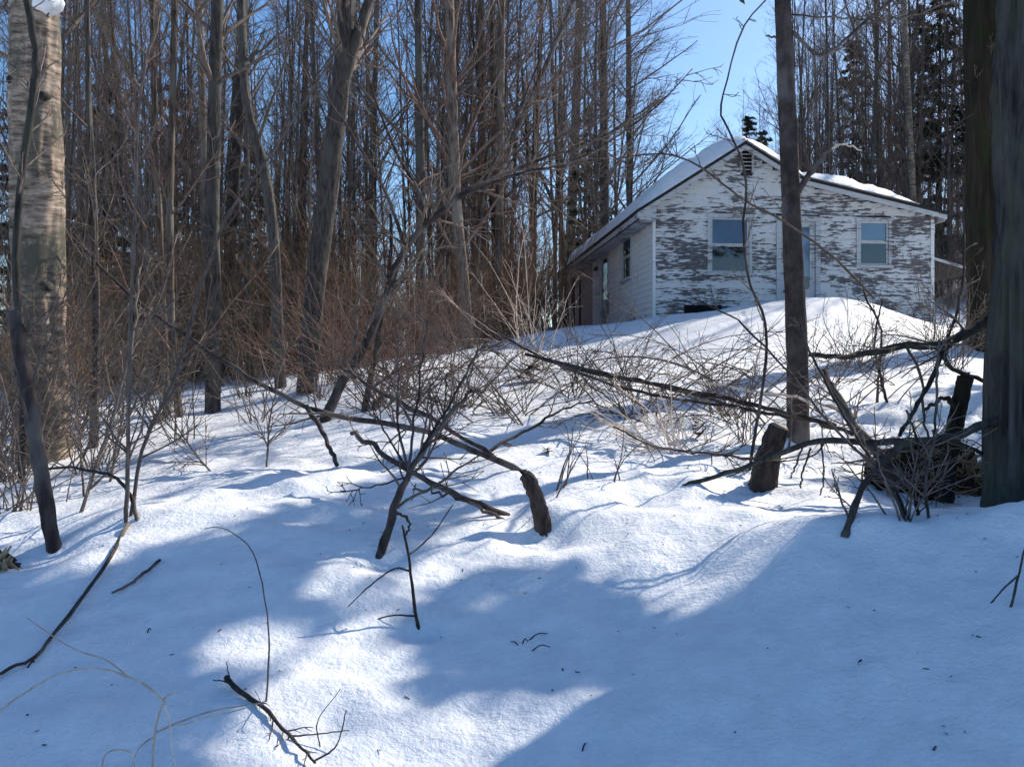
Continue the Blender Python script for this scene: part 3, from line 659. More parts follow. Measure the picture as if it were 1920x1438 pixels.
# brown brush under the trees on the left
def shrub_mesh(mb, n, X, Y, H, spread, m2=6, m3=3, rmin=.004):
    st = np.stack([X, Y, ground(X, Y)-.05], -1).repeat(n, 0)+rs.normal(0, .12, (len(X)*n, 3))*np.array([1, 1, 0])
    d = np.tile([0, 0, 1.], (len(st), 1))+rs.normal(0, spread, (len(st), 3))*np.array([1, 1, .1])
    L = H.repeat(n)*rs.uniform(.5, 1.1, len(st))
    P = grow(rs, st, d, L, 6, .15, .28); Rr = rs.uniform(.007, .014, len(st))[:, None]*np.linspace(1, .35, 6)[None]; mb.tubes(P, Rr, 3)
    B, Q, L1 = children(rs, P, Rr, m2, .2, .98, .6, L*.35, 4, .2, .3, rmin, .6); mb.tubes(B, Q, 3)
    if m3: B2, Q2, L2 = children(rs, B, Q, m3, .2, 1, .7, L1*.5, 3, .1, .3, rmin*.8, .7); mb.tubes(B2, Q2, 3)
br_ = MB()
def brush_zone(n, px0, px1, y0, y1, h0, h1):
    Y = rs.uniform(y0, y1, n); X = (rs.uniform(px0, px1, n)-CX)/F*Y
    k = np.array([not (-1.5 < (a-HO[0])*HU[0]+(b-HO[1])*HU[1] < UR+1 and -1 < (a-HO[0])*HV[0]+(b-HO[1])*HV[1] < LV+1) for a, b in zip(X, Y)])
    shrub_mesh(br_, 9, X[k], Y[k], rs.uniform(h0, h1, n)[k], .38)
brush_zone(170, 130, 700, 19, 31, 2.2, 5.0); brush_zone(50, 700, 1000, 20, 26, 1.5, 2.8); brush_zone(80, 800, 1050, 23, 34, 2.0, 4.8); brush_zone(40, 100, 640, 17, 23, 1.6, 3.6); brush_zone(40, -60, 200, 11, 24, 1.5, 3.5)
ub = MB(); Yb_ = rs.uniform(36, 58, 150); Xb_ = (rs.uniform(1470, 1960, 150)-CX)/F*Yb_
shrub_mesh(ub, 8, Xb_, Yb_, rs.uniform(2.5, 7.5, 150), .25, 6, 2, .006)
tag(link('undergrowth', ub.mesh('undergrowth', MAT['twig'])), 'grey brown undergrowth of thin stems behind the house on the right', kind='stuff')
bo = link('brush_thicket', br_.mesh('brush_thicket', MAT['brush'])); tag(bo, 'dense brown leafless brush filling the wood edge left of the house', kind='stuff')

# ------------------------------------------------------------------ single trunks and limbs of the near ground
rs4 = np.random.RandomState(44)
def trace(pts, Y0=None, dd=0.0, k=24, sink=.08):
    """curve through pixels of the photograph; its foot is on the snow unless a distance is given"""
    n = len(pts)
    if Y0 is None: Y0 = G(*pts[0][:2])[1]
    if isinstance(dd, str) and dd == 'snow': Ys = np.array([G(*p[:2])[1] for p in pts])-.05
    elif dd == 'lie': Ys = np.linspace(Y0, G(*pts[-1][:2])[1], n)
    elif isinstance(dd, (list, tuple)): Ys = Y0+np.array(dd, float)
    else: Ys = Y0+np.linspace(0, dd, n)
    P = np.array([at(p[0], p[1], Y) for p, Y in zip(pts, Ys)])
    if sink: P = np.vstack([P[0]+unit(P[0]-P[1])*sink, P])
    return resample(P, k), Y0
def stick(name, label, cat, pts, w0, w1, mat='deadwood', Y0=None, dd=0.0, k=22, sides=8, twigs=None, group=None, sink=.08, jit=.012, tm='twig', parent=None, subs=(), knob=.12):
    P, Y = trace(pts, Y0, dd, k, sink)
    P = P+rs4.normal(0, jit, P.shape)*np.linspace(.3, 1, k)[:, None]*min(1, Y/6)
    Rr = np.linspace(w0, w1, k)/2/F*P[:, 1]*(1+rs4.uniform(-knob, knob, k))
    m = MB(); m.tubes(P, Rr, sides); o = link(name, m.mesh(name, MAT[mat]), parent)
    if parent is None: tag(o, label, cat, group)
    for sp in subs:                                           # (points, width0, width1, dd): side stems, parts of the same thing
        f = sp[3] if len(sp) > 3 else 0
        q0 = np.array(sp[0][0]); i = int(np.argmin([np.hypot(CX+F*p[0]/p[1]-q0[0], HZ-F*p[2]/p[1]-q0[1]) for p in P]))
        stick('side_stem', None, None, sp[0], sp[1], sp[2], mat, Y0=P[i][1], dd=f, k=14, sides=6, parent=o, sink=0, jit=jit*.7, twigs=sp[4] if len(sp) > 4 else None, tm=tm)
    if twigs:
        n, L, m3 = twigs
        t = MB(); B, Q, L1 = children(rs4, P[None], Rr[None], n, .25, 1.0, .7, np.array([L]), 6, .15, .3, .0034*Y/6+.001, .6); t.tubes(B, Q, 4)
        if m3: B2, Q2, L2 = children(rs4, B, Q, m3, .2, 1, .7, L1*.5, 4, .1, .3, .003*Y/6+.0008, .7); t.tubes(B2, Q2, 3)
        tag(link('twigs', t.mesh('twigs', MAT[tm]), o), kind='stuff')
    return o
def big_trunk(name, label, cat, pts, ws, Y0, mat, dd=0.0, sides=56, rings=150, amp=.012, ridge=9, zf=1.2, seed=1, flare=.25, parent=None, sink=.3, extra=None):
    P, Y = trace(pts, Y0, dd, rings, sink)
    Rr = np.interp(np.linspace(0, 1, rings), np.linspace(0, 1, len(ws)), ws)/2/F*P[:, 1]
    h = P[:, 2]-P[0, 2]; Rr = Rr*(1+flare*np.exp(-h/.35))
    t = unit(np.gradient(P, axis=0)); ref = np.array([1., 0, 0]); n1 = unit(np.cross(t, ref)); n2 = np.cross(t, n1)
    a = np.arange(sides)*2*math.pi/sides
    A, H = np.meshgrid(a, np.cumsum(np.r_[0, np.linalg.norm(np.diff(P, axis=0), axis=1)]))
    d = amp*(1-2*np.abs(fbm(np.cos(A)*ridge*.5+3*fbm(A*0, H*zf*1.5, 0, 2, seed)*.2, np.sin(A)*ridge*.5, H*zf, 3, seed)))
    d = d+amp*1.2*fbm(np.cos(A)*1.3, np.sin(A)*1.3, H*.9, 2, seed+9)
    V = P[:, None, :]+(Rr[:, None]+d)[..., None]*(np.cos(A)[..., None]*n1[:, None]+np.sin(A)[..., None]*n2[:, None])
    ix = np.arange(rings*sides).reshape(rings, sides); nx_ = np.roll(ix, -1, 1)
    Q = np.stack([ix[:-1], nx_[:-1], nx_[1:], ix[1:]], -1).reshape(-1, 4)
    T = [(ix[-1, 0], ix[-1, j], ix[-1, j+1]) for j in range(1, sides-1)]
    o = link(name, make_mesh(name, V.reshape(-1, 3), Q, T, MAT[mat]), parent)
    return o, P, Rr
def tree_root(label, foot, cat='tree', name='bare_tree', group=None):
    r = bpy.data.objects.new(name, None); C.objects.link(r); tag(r, label, cat, group); return r
def crown_on(root, P, Rr, n, t0, L, mat='twig', up=.5, m2=7, m3=4, bias=None, ang=.8, rmin=.005, rf=.4):
    m = MB(); B, Q, L1 = children(rs4, P[None], Rr[None], n, t0, .98, ang, np.array([L]), 7, up, .22, rmin*1.5, rf, bias); m.tubes(B, Q, 5)
    if m2:
        B2, Q2, L2 = children(rs4, B, Q, m2, .2, .98, .75, L1*.42, 5, up*.6, .25, rmin, .55, bias); m.tubes(B2, Q2, 3)
        if m3: B3, Q3, L3 = children(rs4, B2, Q2, m3, .2, 1, .65, L2*.5, 3, .2, .25, rmin*.8, .6, bias); m.tubes(B3, Q3, 3)
    return link('crown', m.mesh('crown', MAT[mat]), root)
def splinters(parent, P, Rr, n=7, L=.07, mat='deadwood'):
    t_ = unit(P[-1]-P[-2]); m = MB(); st = P[-1]+rs4.normal(0, .45, (n, 3))*Rr[-1]*(1-np.abs(t_)*.8)-t_*.02
    m.tubes(grow(rs4, st, np.tile(t_, (n, 1))+rs4.normal(0, .12, (n, 3)), rs4.uniform(.4, 1, n)*L+.02, 4, 0, .08), np.tile(np.linspace(.30, .06, 4), (n, 1))*Rr[-1], 5)
    tag(link('splinters', m.mesh('splinters', MAT[mat]), parent), kind='stuff')
# birch on the left
r = tree_root('stout pale peeling birch lit by the sun at the left edge', None)
_, P, Rr = big_trunk('trunk', None, None, [(80, 862), (74, 640), (70, 420), (66, 220), (64, 20), (56, -300), (46, -700)], [104, 92, 86, 88, 86, 66, 44], None, 'birch', amp=.022, ridge=4, zf=.8, seed=3, sides=72, rings=200, parent=r, flare=.12)
crown_on(r, P, Rr, 16, .6, 2.6, bias=(-.1, .1, .1))
stick('limb', None, None, [(80, 110), (60, 40), (45, -60), (10, -300)], 30, 18, 'birch', Y0=P[80][1]-.15, parent=r, sink=0)
for (qx, qy) in ((38, 160), (96, 190), (60, 470), (100, 540)):
    yk = P[0][1]-.02; m = MB(); c = at(qx, qy, yk); m.tubes([c+[0, .0, 0], c+[.0, -.20, .0], c+[.0, -.235, .0]], [.075, .055, .03], 10); link('knot', m.mesh('knot', MAT['bark_dark']), r)
sc = MB(); a = np.linspace(0, 2*math.pi, 17)[:-1]; c = at(88, 8, P[80][1]-.22)
rings = [(z_, math.sqrt(max(0, 1-(z_/.11)**2))) for z_ in np.linspace(-.109, .109, 11)]
V = np.array([[(c[0]+.17*q*math.cos(t)*(1+.15*math.sin(3*t+z_*20)), c[1]+.15*q*math.sin(t), c[2]+z_+.02*math.cos(2*t)) for t in a] for z_, q in rings])
ix = np.arange(11*16).reshape(11, 16); nx_ = np.roll(ix, -1, 1); sc.add(V.reshape(-1, 3), np.stack([ix[:-1], nx_[:-1], nx_[1:], ix[1:]], -1).reshape(-1, 4))
tag(link('snow_clump', sc.mesh('snow_clump', MAT['snow'])), 'clump of snow caught on the birch at upper left', 'snow')
stick('slim_stem', 'slim dark stem leaning along the left side of the birch', 'sapling', [(40, 905), (44, 700), (30, 460), (58, 200), (66, 100), (48, -20), (40, -150)], 16, 12, 'bark_dark', dd=-.2, k=30, sides=8, twigs=(14, .8, 4), jit=.008)
def lone(label, pts, ws, mat, seed, crown=None, cm='twig', amp=.010, **kw):
    r = tree_root(label, None); o, P, Rr = big_trunk('trunk', None, None, pts, ws, None, mat, amp=amp, seed=seed, sides=28, rings=90, parent=r, flare=.2, **kw)
    if crown: crown_on(r, P, Rr, crown[0], crown[1], crown[2], cm, **(crown[3] if len(crown) > 3 else {}))
    return r, P, Rr
lone('dark straight trunk left of centre with its base out on the open snow', [(398, 772), (400, 560), (398, 400), (402, 200), (408, 0), (414, -400)], [28, 25, 25, 23, 22, 16], 'bark', 11, (12, .65, 2.2))
lone('trunk standing just behind and right of the dark straight trunk', [(428, 700), (430, 500), (440, 300), (452, 120), (455, -60), (460, -400)], [22, 20, 22, 22, 20, 14], 'bark', 12, (12, .55, 2.2))
r, P, Rr = lone('thick grey forked trunk left of centre leaning right as it rises', [(574, 738), (585, 600), (602, 450), (622, 300), (640, 160), (650, 0), (668, -350)], [38, 35, 34, 35, 32, 29, 20], 'bark', 13, (14, .68, 2.6), amp=.014)
stick('limb', None, None, [(640, 170), (662, 90), (690, 0), (730, -200)], 24, 14, 'bark', Y0=P[45][1], parent=r, sink=0)
lone('slim dark trunk curving left above the brush, left of the thick forked trunk', [(526, 728), (520, 600), (512, 440), (495, 320), (465, 210), (455, 90), (448, -200)], [22, 20, 20, 18, 17, 15, 10], 'bark', 14, (10, .6, 1.8))
lone('thin trunk standing on the snow at left, left one of a close pair', [(313, 778), (306, 600), (298, 400), (290, 200), (282, -100)], [14, 12, 11, 10, 7], 'bark2', 15, (14, .3, 1.8), 'twig_red')
lone('thin trunk standing on the snow at left, right one of a close pair', [(335, 782), (322, 620), (318, 420), (322, 220), (330, -100)], [15, 13, 12, 11, 8], 'bark2', 16, (14, .3, 1.8), 'twig_red')
lone('thin dark pole tree on open snow right of the birch', [(176, 840), (180, 640), (176, 420), (168, 200), (160, -100)], [13, 11, 10, 9, 6], 'bark', 17, (16, .3, 1.6))
lone('stout brown trunk at the back of the clearing left of the house', [(877, 654), (868, 520), (855, 380), (848, 180), (842, 0), (838, -250)], [27, 23, 21, 19, 17, 12], 'bark2', 18, (18, .35, 3.5, dict(bias=(.3, 0, .1))), 'twig_red')
lone('tall brown trunk lit orange, right of the stout clearing trunk', [(908, 634), (905, 500), (903, 360), (904, 180), (902, 40), (900, -250)], [20, 18, 18, 16, 15, 10], 'bark2', 19, (18, .35, 3.5, dict(bias=(.4, 0, .1))), 'twig_red')
lone('dark trunk close behind the left roof edge of the house', [(1062, 600), (1068, 480), (1075, 330), (1082, 150), (1090, -100)], [22, 20, 19, 17, 12], 'bark', 20, (22, .25, 5.0, dict(bias=(.55, 0, .15))), 'twig')
def behind(label, px, Y, top, ws, mat, seed, crown, **kw):
    X = (px-CX)/F*Y; py = HZ-gz(X, Y)*F/Y
    pts = [(px+(top-px)*s, py+(-250-py)*s) for s in (0, .3, .6, 1)]
    r = tree_root(label, None); o, P, Rr = big_trunk('trunk', None, None, pts, ws, Y, mat, amp=.012, seed=seed, sides=24, rings=70, parent=r)
    crown_on(r, P, Rr, *crown, **kw)
behind('dark trunk rising behind the left roof slope of the house', 1136, 38, 1128, [20, 18, 15, 9], 'bark', 21, (22, .3, 5.0), bias=(.5, 0, .15))
behind('slim dark trunk behind the roof, nearest of the left trees to the sky gap', 1182, 40, 1176, [14, 12, 10, 6], 'bark', 22, (26, .3, 4.6), bias=(.55, 0, .1))
behind('thin pale grey trunk rising behind the low right end of the roof', 1722, 37, 1682, [14, 12, 11, 8], 'birch', 23, (10, .5, 3.0))
# the slim blotched trunk in front of the house door
r = tree_root('slim blotched trunk standing in front of the house door', None)
_, P, Rr = big_trunk('trunk', None, None, [(1497, 826), (1494, 640), (1486, 430), (1478, 240), (1470, 60), (1462, -150), (1450, -600)], [46, 39, 36, 31, 29, 26, 18], None, 'maple', amp=.007, ridge=3, zf=1.5, seed=31, parent=r, flare=.12)
yT = P[40][1]
stick('broken_limb', None, None, [(1496, 362), (1510, 335), (1525, 318), (1545, 292), (1566, 274)], 13, 6, 'maple', Y0=yT, dd=-.3, parent=r, sink=0, k=14)
stick('peeled_limb_tip', None, None, [(1560, 280), (1568, 272), (1584, 271), (1616, 285)], 5, 3, 'pale_cane', Y0=yT-.3, dd=-.05, parent=r, sink=0, k=12)
stick('limb_stub', None, None, [(1470, 70), (1452, 70), (1436, 69)], 6, 3, 'maple', Y0=P[60][1], parent=r, sink=0, k=8)
stick('limb', None, None, [(1488, 60), (1540, 105), (1600, 60), (1700, -20), (1760, -80)], 7, 4, 'maple', Y0=P[70][1], dd=.8, parent=r, sink=0, twigs=(12, .7, 4))
stick('limb', None, None, [(1474, 28), (1580, 34), (1690, 36), (1780, 5)], 4, 2.5, 'maple', Y0=P[70][1], dd=.6, parent=r, sink=0, twigs=(12, .6, 4))
crown_on(r, P, Rr, 10, .8, 1.8)
# big furrowed tree at the right edge and the mossy trunk behind it
r = tree_root('huge dark furrowed trunk cut off by the right edge of the picture', None)
_, P, Rr = big_trunk('trunk', None, None, [(1925, 1010), (1924, 850), (1926, 600), (1932, 300), (1938, 0), (1944, -500), (1950, -1500)], [128, 122, 118, 114, 108, 96, 70], 6.0, 'bark_dark', amp=.034, ridge=11, zf=.8, seed=41, sides=130, rings=260, parent=r, flare=.22)
crown_on(r, P, Rr, 6, .93, 1.6)
r = tree_root('dark mossy trunk behind the huge trunk at the right edge', None)
_, P, Rr = big_trunk('trunk', None, None, [(1852, 655), (1850, 480), (1846, 250), (1842, 0), (1836, -500)], [74, 68, 66, 64, 50], None, 'bark_mossy', amp=.03, ridge=9, zf=.6, seed=43, sides=60, rings=120, parent=r)
crown_on(r, P, Rr, 14, .2, 1.3, 'twig', up=-.1, m2=6, m3=3)
# service wire from the trees down to the roof
P0, P1 = at(1825, 213, 13.5), at(1592, 335, 19.9)
tt = np.linspace(0, 1, 20)[:, None]; Pw = P0+(P1-P0)*tt; Pw[:, 2] -= .10*np.sin(math.pi*tt[:, 0])
m = MB(); m.tubes(Pw, np.full(20, .010), 5); tag(link('service_wire', m.mesh('service_wire', MAT['tarpaper'])), 'thin straight wire running from the mossy trunk down to the house roof', 'wire')

# ---- snags, saplings, fallen limbs
st_, P, Rr = big_trunk('broken_stub', None, None, [(1020, 1000), (1015, 965), (1005, 930), (993, 902), (983, 890)], [28, 25, 24, 23, 18], None, 'deadwood', dd=-.04, sides=28, rings=60, amp=.010, ridge=11, zf=7, seed=71, flare=.05, sink=.12)
tag(st_, 'short thick broken stub leaning out of a snow hollow in the centre', 'stump')
splinters(st_, P, Rr, 9, .05)
cs_, P, Rr = big_trunk('cut_stump', None, None, [(1430, 912), (1438, 868), (1450, 828), (1462, 800)], [52, 42, 36, 30], None, 'deadwood', dd=-.08, sides=36, rings=60, amp=.014, ridge=12, zf=4, seed=72, flare=.1, sink=.12)
tag(cs_, 'leaning cut stump with pale sawn top left of the slim blotched trunk', 'stump')
m = MB(); t_ = unit(P[-1]-P[-2]); m.tubes([P[-1]-t_*.01, P[-1]+t_*.004, P[-1]+t_*.010], [Rr[-1]*1.02, Rr[-1]*1.0, Rr[-1]*.93], 20); link('sawn_top', m.mesh('sawn_top', MAT['endgrain']), cs_)
sn = stick('broken_snag', 'broken-topped dead snag leaning left at the left edge', 'tree', [(102, 1032), (78, 890), (52, 740), (36, 640), (26, 585)], 30, 24, 'deadwood', k=26, sides=12, dd=.2, sink=.15, jit=.006, twigs=(7, .6, 3))
stick('dead_sapling', 'leaning dead sapling clump with many thin stems fanning up, left of the broken stub', 'sapling', [(711, 1046), (735, 962), (766, 890), (805, 830), (850, 770), (885, 730)], 20, 5, 'deadwood', k=26, dd=.5, twigs=(16, .5, 4), tm='twig_red',
      subs=[([(766, 890), (775, 800), (790, 700), (800, 600)], 7, 2.5, .3, (10, .4, 3)), ([(770, 880), (830, 780), (880, 690), (905, 640)], 7, 2.5, .4, (10, .4, 3)), ([(766, 885), (745, 790), (748, 690), (740, 600)], 6, 2, .3, (8, .4, 3)),
            ([(760, 900), (800, 860), (830, 800), (835, 700)], 6, 2, .4, (8, .4, 3)), ([(745, 950), (830, 900), (900, 850)], 6, 3, .3, (6, .3, 2)), ([(768, 885), (715, 800), (690, 740)], 5, 2, .2, (8, .35, 3)), ([(740, 960), (765, 975), (765, 1000)], 7, 4, 0), ([(762, 895), (690, 915), (640, 920)], 4, 2, -.2, (6, .25, 2))])
stick('fallen_pole', 'dark fallen pole lying down right across the sapling clump', 'branch', [(952, 966), (860, 930), (765, 880), (705, 838), (660, 808)], 12, 9, 'deadwood', dd=[0, -.15, -.05, .3, .6], sink=0, twigs=(5, .35, 2), subs=[([(945, 965), (930, 995), (912, 1030), (897, 1058)], 5, 2.5, -.1), ([(940, 968), (925, 1010), (916, 1050)], 3, 2, -.1)])
stick('fallen_limb', 'thin forked limb under the dark fallen pole, left of the broken stub', 'branch', [(945, 975), (880, 942), (830, 925), (772, 912)], 7, 4, 'deadwood', dd=-.2, sink=0, twigs=(6, .3, 2))
stick('fallen_pole', 'long thin fallen trunk slanting from the left woods down to the middle of the snow', 'branch', [(978, 884), (905, 852), (845, 826), (765, 800), (620, 776), (520, 738), (440, 690), (370, 645), (250, 560), (130, 440)], 13, 6, 'deadwood', dd=[0, .1, .3, .6, 1.2, 1.7, 2.2, 2.6, 3.2, 4], k=40, sink=.05, twigs=(16, .7, 3), subs=[([(575, 762), (600, 802), (618, 840), (631, 870)], 10, 8, -1.0)])
stick('fallen_pole', 'shorter fallen pole crossing the long thin fallen trunk near its foot', 'branch', [(940, 868), (900, 838), (800, 782), (708, 732), (640, 690)], 11, 6, 'deadwood', dd=[0, .1, .5, 1.0, 1.5], sink=.05, twigs=(8, .5, 3))
stick('broken_limb', 'slim limb slanting up right from the foot of the fallen poles', 'branch', [(905, 852), (960, 822), (1010, 795), (1055, 768), (1110, 750)], 8, 3, 'deadwood', dd=.8, sink=.03, twigs=(9, .45, 3))
r_ = stick('leaning_tree', 'crooked leaning dark tree forking before the bright sky patch', 'tree', [(605, 792), (640, 722), (688, 640), (722, 560), (762, 465), (850, 375), (905, 345), (1000, 305), (1120, 262), (1230, 190)], 22, 3, 'deadwood', dd=[0, .1, .3, .5, .8, 1.1, 1.3, 1.6, 2, 2.4], k=44, sink=.1, twigs=(36, 1.1, 6),
      subs=[([(760, 466), (738, 400), (715, 345), (652, 242), (600, 160)], 9, 3, .3, (14, .8, 4)), ([(800, 425), (786, 360), (745, 290), (700, 180), (680, 60)], 8, 3, .3, (14, .8, 4)), ([(762, 465), (720, 430), (640, 360)], 5, 2, -.2, (8, .6, 4)), ([(905, 345), (960, 240), (1010, 120), (1080, 20)], 6, 2, .5, (14, .9, 4)), ([(850, 375), (960, 330), (1080, 300), (1200, 225), (1300, 130)], 7, 2, .6, (20, 1.0, 5))])
stick('leaning_tree', 'thin dark stem standing just right of the crooked leaning tree', 'tree', [(682, 772), (698, 690), (715, 600), (730, 500), (735, 400)], 15, 5, 'deadwood', dd=.3, k=24, twigs=(18, .8, 5), tm='twig_red')
for i, (lab, pts, w0, w1, dd) in enumerate([
  ('thin vertical sapling right of the birch, tallest of the clump', [(236, 982), (240, 820), (246, 600), (252, 400), (262, 180), (300, 20)], 9, 4, .3),
  ('thin sapling slanting right across the left woods from the same clump', [(246, 968), (268, 840), (330, 702), (372, 560), (420, 420), (500, 300), (640, 80)], 9, 4, .6),
  ('thin sapling leaning right, left of the vertical clump', [(152, 962), (185, 860), (218, 760), (252, 620), (262, 500)], 8, 4, .3),
  ('short thin sapling between the leaning one and the vertical clump', [(205, 905), (222, 820), (232, 750), (228, 660)], 6, 3, .2),
  ('thin whip standing left of the leaning sapling near the birch', [(158, 930), (152, 860), (146, 780), (130, 690)], 5, 3, .1),
  ('crooked thin branch rising over the birch foot', [(142, 842), (160, 790), (190, 700), (250, 640), (300, 560), (330, 440)], 8, 3, .3),
  ('slender sapling standing right of the crest of the left snow mound', [(500, 876), (505, 800), (520, 720), (540, 640)], 5, 2, .2),
  ('very thin sapling left of the long fallen trunk on the open snow', [(395, 884), (350, 830), (322, 780), (290, 720)], 4, 2, .3)]):
    stick('sapling', lab, 'sapling', pts, w0, w1, 'twig', dd=dd, k=26, sides=6, twigs=(16, .5, 4), jit=.006)
stick('bent_cane', 'dark cane arching left over the snow at the foot of the vertical sapling', 'branch', [(258, 978), (245, 930), (222, 900), (190, 886), (130, 876), (85, 880)], 9, 4, 'deadwood', dd=.3, twigs=(6, .35, 2), jit=.004)
stick('fallen_branch', 'long dark branch trailing down the left slope with a forked tip', 'branch', [(240, 982), (200, 1055), (150, 1125), (100, 1190), (62, 1234), (20, 1252), (-20, 1275)], 8, 6, 'deadwood', dd='snow', k=30, sink=0, jit=.003, subs=[([(62, 1234), (64, 1252), (68, 1272)], 5, 3, -.03), ([(62, 1238), (55, 1246), (50, 1256)], 4, 3, -.03)])
stick('loose_twig', 'short dark twig lying alone on the shaded snow at left', 'twig', [(210, 1111), (238, 1098), (268, 1076), (300, 1050)], 5, 6, 'deadwood', dd='snow', k=14, sink=0, jit=.004)
stick('weed_stem', 'small crooked sapling with drooping side twigs in front of the centre', 'sapling', [(788, 1192), (779, 1150), (770, 1070), (762, 1020), (754, 985)], 8, 4, 'deadwood', dd=.15, k=18, jit=.003, subs=[([(780, 1155), (740, 1153), (700, 1163), (664, 1183)], 4, 2, -.05), ([(768, 1070), (740, 1066), (700, 1092), (652, 1138)], 5, 2, -.05), ([(766, 1040), (790, 1022), (820, 990), (850, 945)], 4, 2, .2)])
stick('weed_stem', 'tall thin bent stalk over the shaded snow, left of the small crooked sapling', 'sapling', [(499, 1316), (504, 1240), (503, 1180), (490, 1090), (470, 1030), (425, 992), (385, 990)], 4, 1.6, 'twig', dd=.1, k=24, jit=.003)
stick('fallen_branch', 'dark twiggy branch lying on the snow at the bottom left', 'branch', [(425, 1270), (445, 1292), (498, 1330), (545, 1382), (592, 1428)], 11, 5, 'deadwood', dd='snow', sink=0, k=22, jit=.004, twigs=(8, .16, 2), subs=[([(542, 1380), (590, 1376), (655, 1368)], 4, 2, 0), ([(542, 1380), (536, 1410), (534, 1440)], 4, 3, 0), ([(590, 1426), (630, 1398), (650, 1330)], 4, 2, 0), ([(440, 1290), (425, 1278), (398, 1275)], 4, 2, .05), ([(438, 1285), (428, 1262), (424, 1240)], 3, 1.5, .05), ([(600, 1400), (596, 1350), (640, 1290)], 3, 1.5, .05)])
stick('dry_stalk', 'pale dry stalk arching across the bottom left corner', 'weed', [(284, 1470), (290, 1380), (300, 1330), (306, 1312), (250, 1272), (175, 1252), (90, 1272), (-20, 1345)], 5, 3.5, 'pale_cane', Y0=2.95, dd=[0, .02, .03, .03, 0, -.05, -.1, -.15], k=36, sides=7, jit=.002, sink=0, subs=[([(306, 1312), (316, 1302), (335, 1296)], 5, 3, 0), ([(294, 1372), (340, 1352), (400, 1332), (490, 1318)], 4, 2.5, .1), ([(306, 1320), (318, 1350), (322, 1400), (330, 1440)], 4, 2, 0), ([(290, 1380), (262, 1400), (245, 1440)], 4, 2, -.02), ([(240, 1268), (200, 1238), (130, 1212), (50, 1158)], 3.5, 2, .15), ([(330, 1362), (400, 1342), (460, 1328)], 3, 2, .08)], tm='pale_cane')
stick('dry_stalk', 'short pale bent stalk at the very bottom left of the arching stalk', 'weed', [(190, 1470), (195, 1420), (215, 1406), (245, 1410), (252, 1440)], 4, 2.5, 'pale_cane', Y0=2.9, k=18, sides=6, jit=.002, sink=0)
for i, (px, py, n_) in enumerate([(272, 1195, 4), (985, 1222, 2), (975, 1205, 2), (1086, 1420, 1)]):
    p = G(px, py); m = MB()
    for j in range(n_):
        d = np.array([rs4.uniform(-.12, .12), rs4.uniform(-.05, .1), .0]); q = p+d*.3
        m.tubes(resample([q+[0, 0, -.01], q+d*.5+[0, 0, .022], q+d+[0, 0, .012]], 6), np.linspace(.004, .0022, 6), 5)
    tag(link('loose_twig', m.mesh('loose_twig', MAT['deadwood'])), ['tiny forked twig poking from the shaded snow at left', 'small dark twig bit on the shaded snow right of centre', 'faint twig bit beside the small dark twig on shaded snow', 'speck of bark on the shaded snow at the bottom'][i], 'twig')
stick('weed_stem', 'forked twig standing in shaded snow at the right edge', 'sapling', [(1894, 1142), (1905, 1100), (1916, 1052), (1925, 1010)], 6, 3, 'deadwood', dd=.05, k=12, jit=.002, subs=[([(1908, 1080), (1885, 1100), (1858, 1130)], 4, 3, -.05)])
# ---- tangle of limbs at the right
stick('limb', 'heavy crooked limb reaching left from the huge trunk above the snow', 'branch', [(1880, 580), (1830, 614), (1765, 646), (1685, 650), (1610, 666), (1520, 668)], 22, 9, 'bark_dark', Y0=6.6, dd=[0, -.1, -.2, -.1, .1, .3], sink=0, k=30, sides=10, twigs=(12, .5, 3), jit=.008,
      subs=[([(1768, 650), (1775, 680), (1800, 700), (1860, 716)], 9, 8, .1), ([(1766, 660), (1745, 715), (1715, 765), (1684, 815)], 10, 7, -.3), ([(1700, 650), (1725, 700), (1732, 780), (1742, 830)], 6, 4, -.1)])
dp_, P, Rr = big_trunk('dead_post', None, None, [(1772, 915), (1780, 850), (1794, 780), (1810, 708)], [27, 26, 27, 25], 6.4, 'bark_mossy', dd=.1, sides=28, rings=70, amp=.012, ridge=11, zf=4, seed=73, flare=.05, sink=.1)
tag(dp_, 'dead upright stub standing left of the huge trunk', 'stump'); splinters(dp_, P, Rr, 9, .06)
stick('stub_limb', None, None, [(1792, 765), (1772, 745), (1752, 758), (1735, 765)], 10, 6, 'bark_mossy', Y0=6.4, parent=dp_, sink=0, k=12)
stick('limb', 'long low limb bending from the huge trunk down left to the snow', 'branch', [(1290, 908), (1350, 890), (1420, 868), (1500, 836), (1600, 826), (1700, 830), (1780, 820), (1840, 795), (1905, 788)], 7, 17, 'bark_dark', dd=[0, -.05, -.1, -.2, -.3, -.35, -.4, -.4, -.4], sink=.03, k=34, sides=10, jit=.008, twigs=(9, .4, 2), subs=[([(1545, 830), (1530, 850), (1510, 860), (1450, 870), (1360, 895)], 4, 2, 0), ([(1540, 832), (1545, 900), (1530, 940)], 3.5, 2.5, -.1), ([(1505, 836), (1490, 880), (1482, 895)], 4, 3, 0), ([(1520, 840), (1505, 885), (1502, 915)], 4, 3, 0), ([(1780, 822), (1820, 840), (1860, 860)], 8, 7, .2)])
stick('fallen_log', 'dark broken trunk slanting down right from the slim blotched trunk', 'branch', [(1700, 905), (1660, 868), (1600, 795), (1565, 735), (1545, 695)], 24, 12, 'deadwood', Y0=6.5, dd=.8, k=22, sides=10, sink=0, jit=.012, twigs=(8, .5, 3))
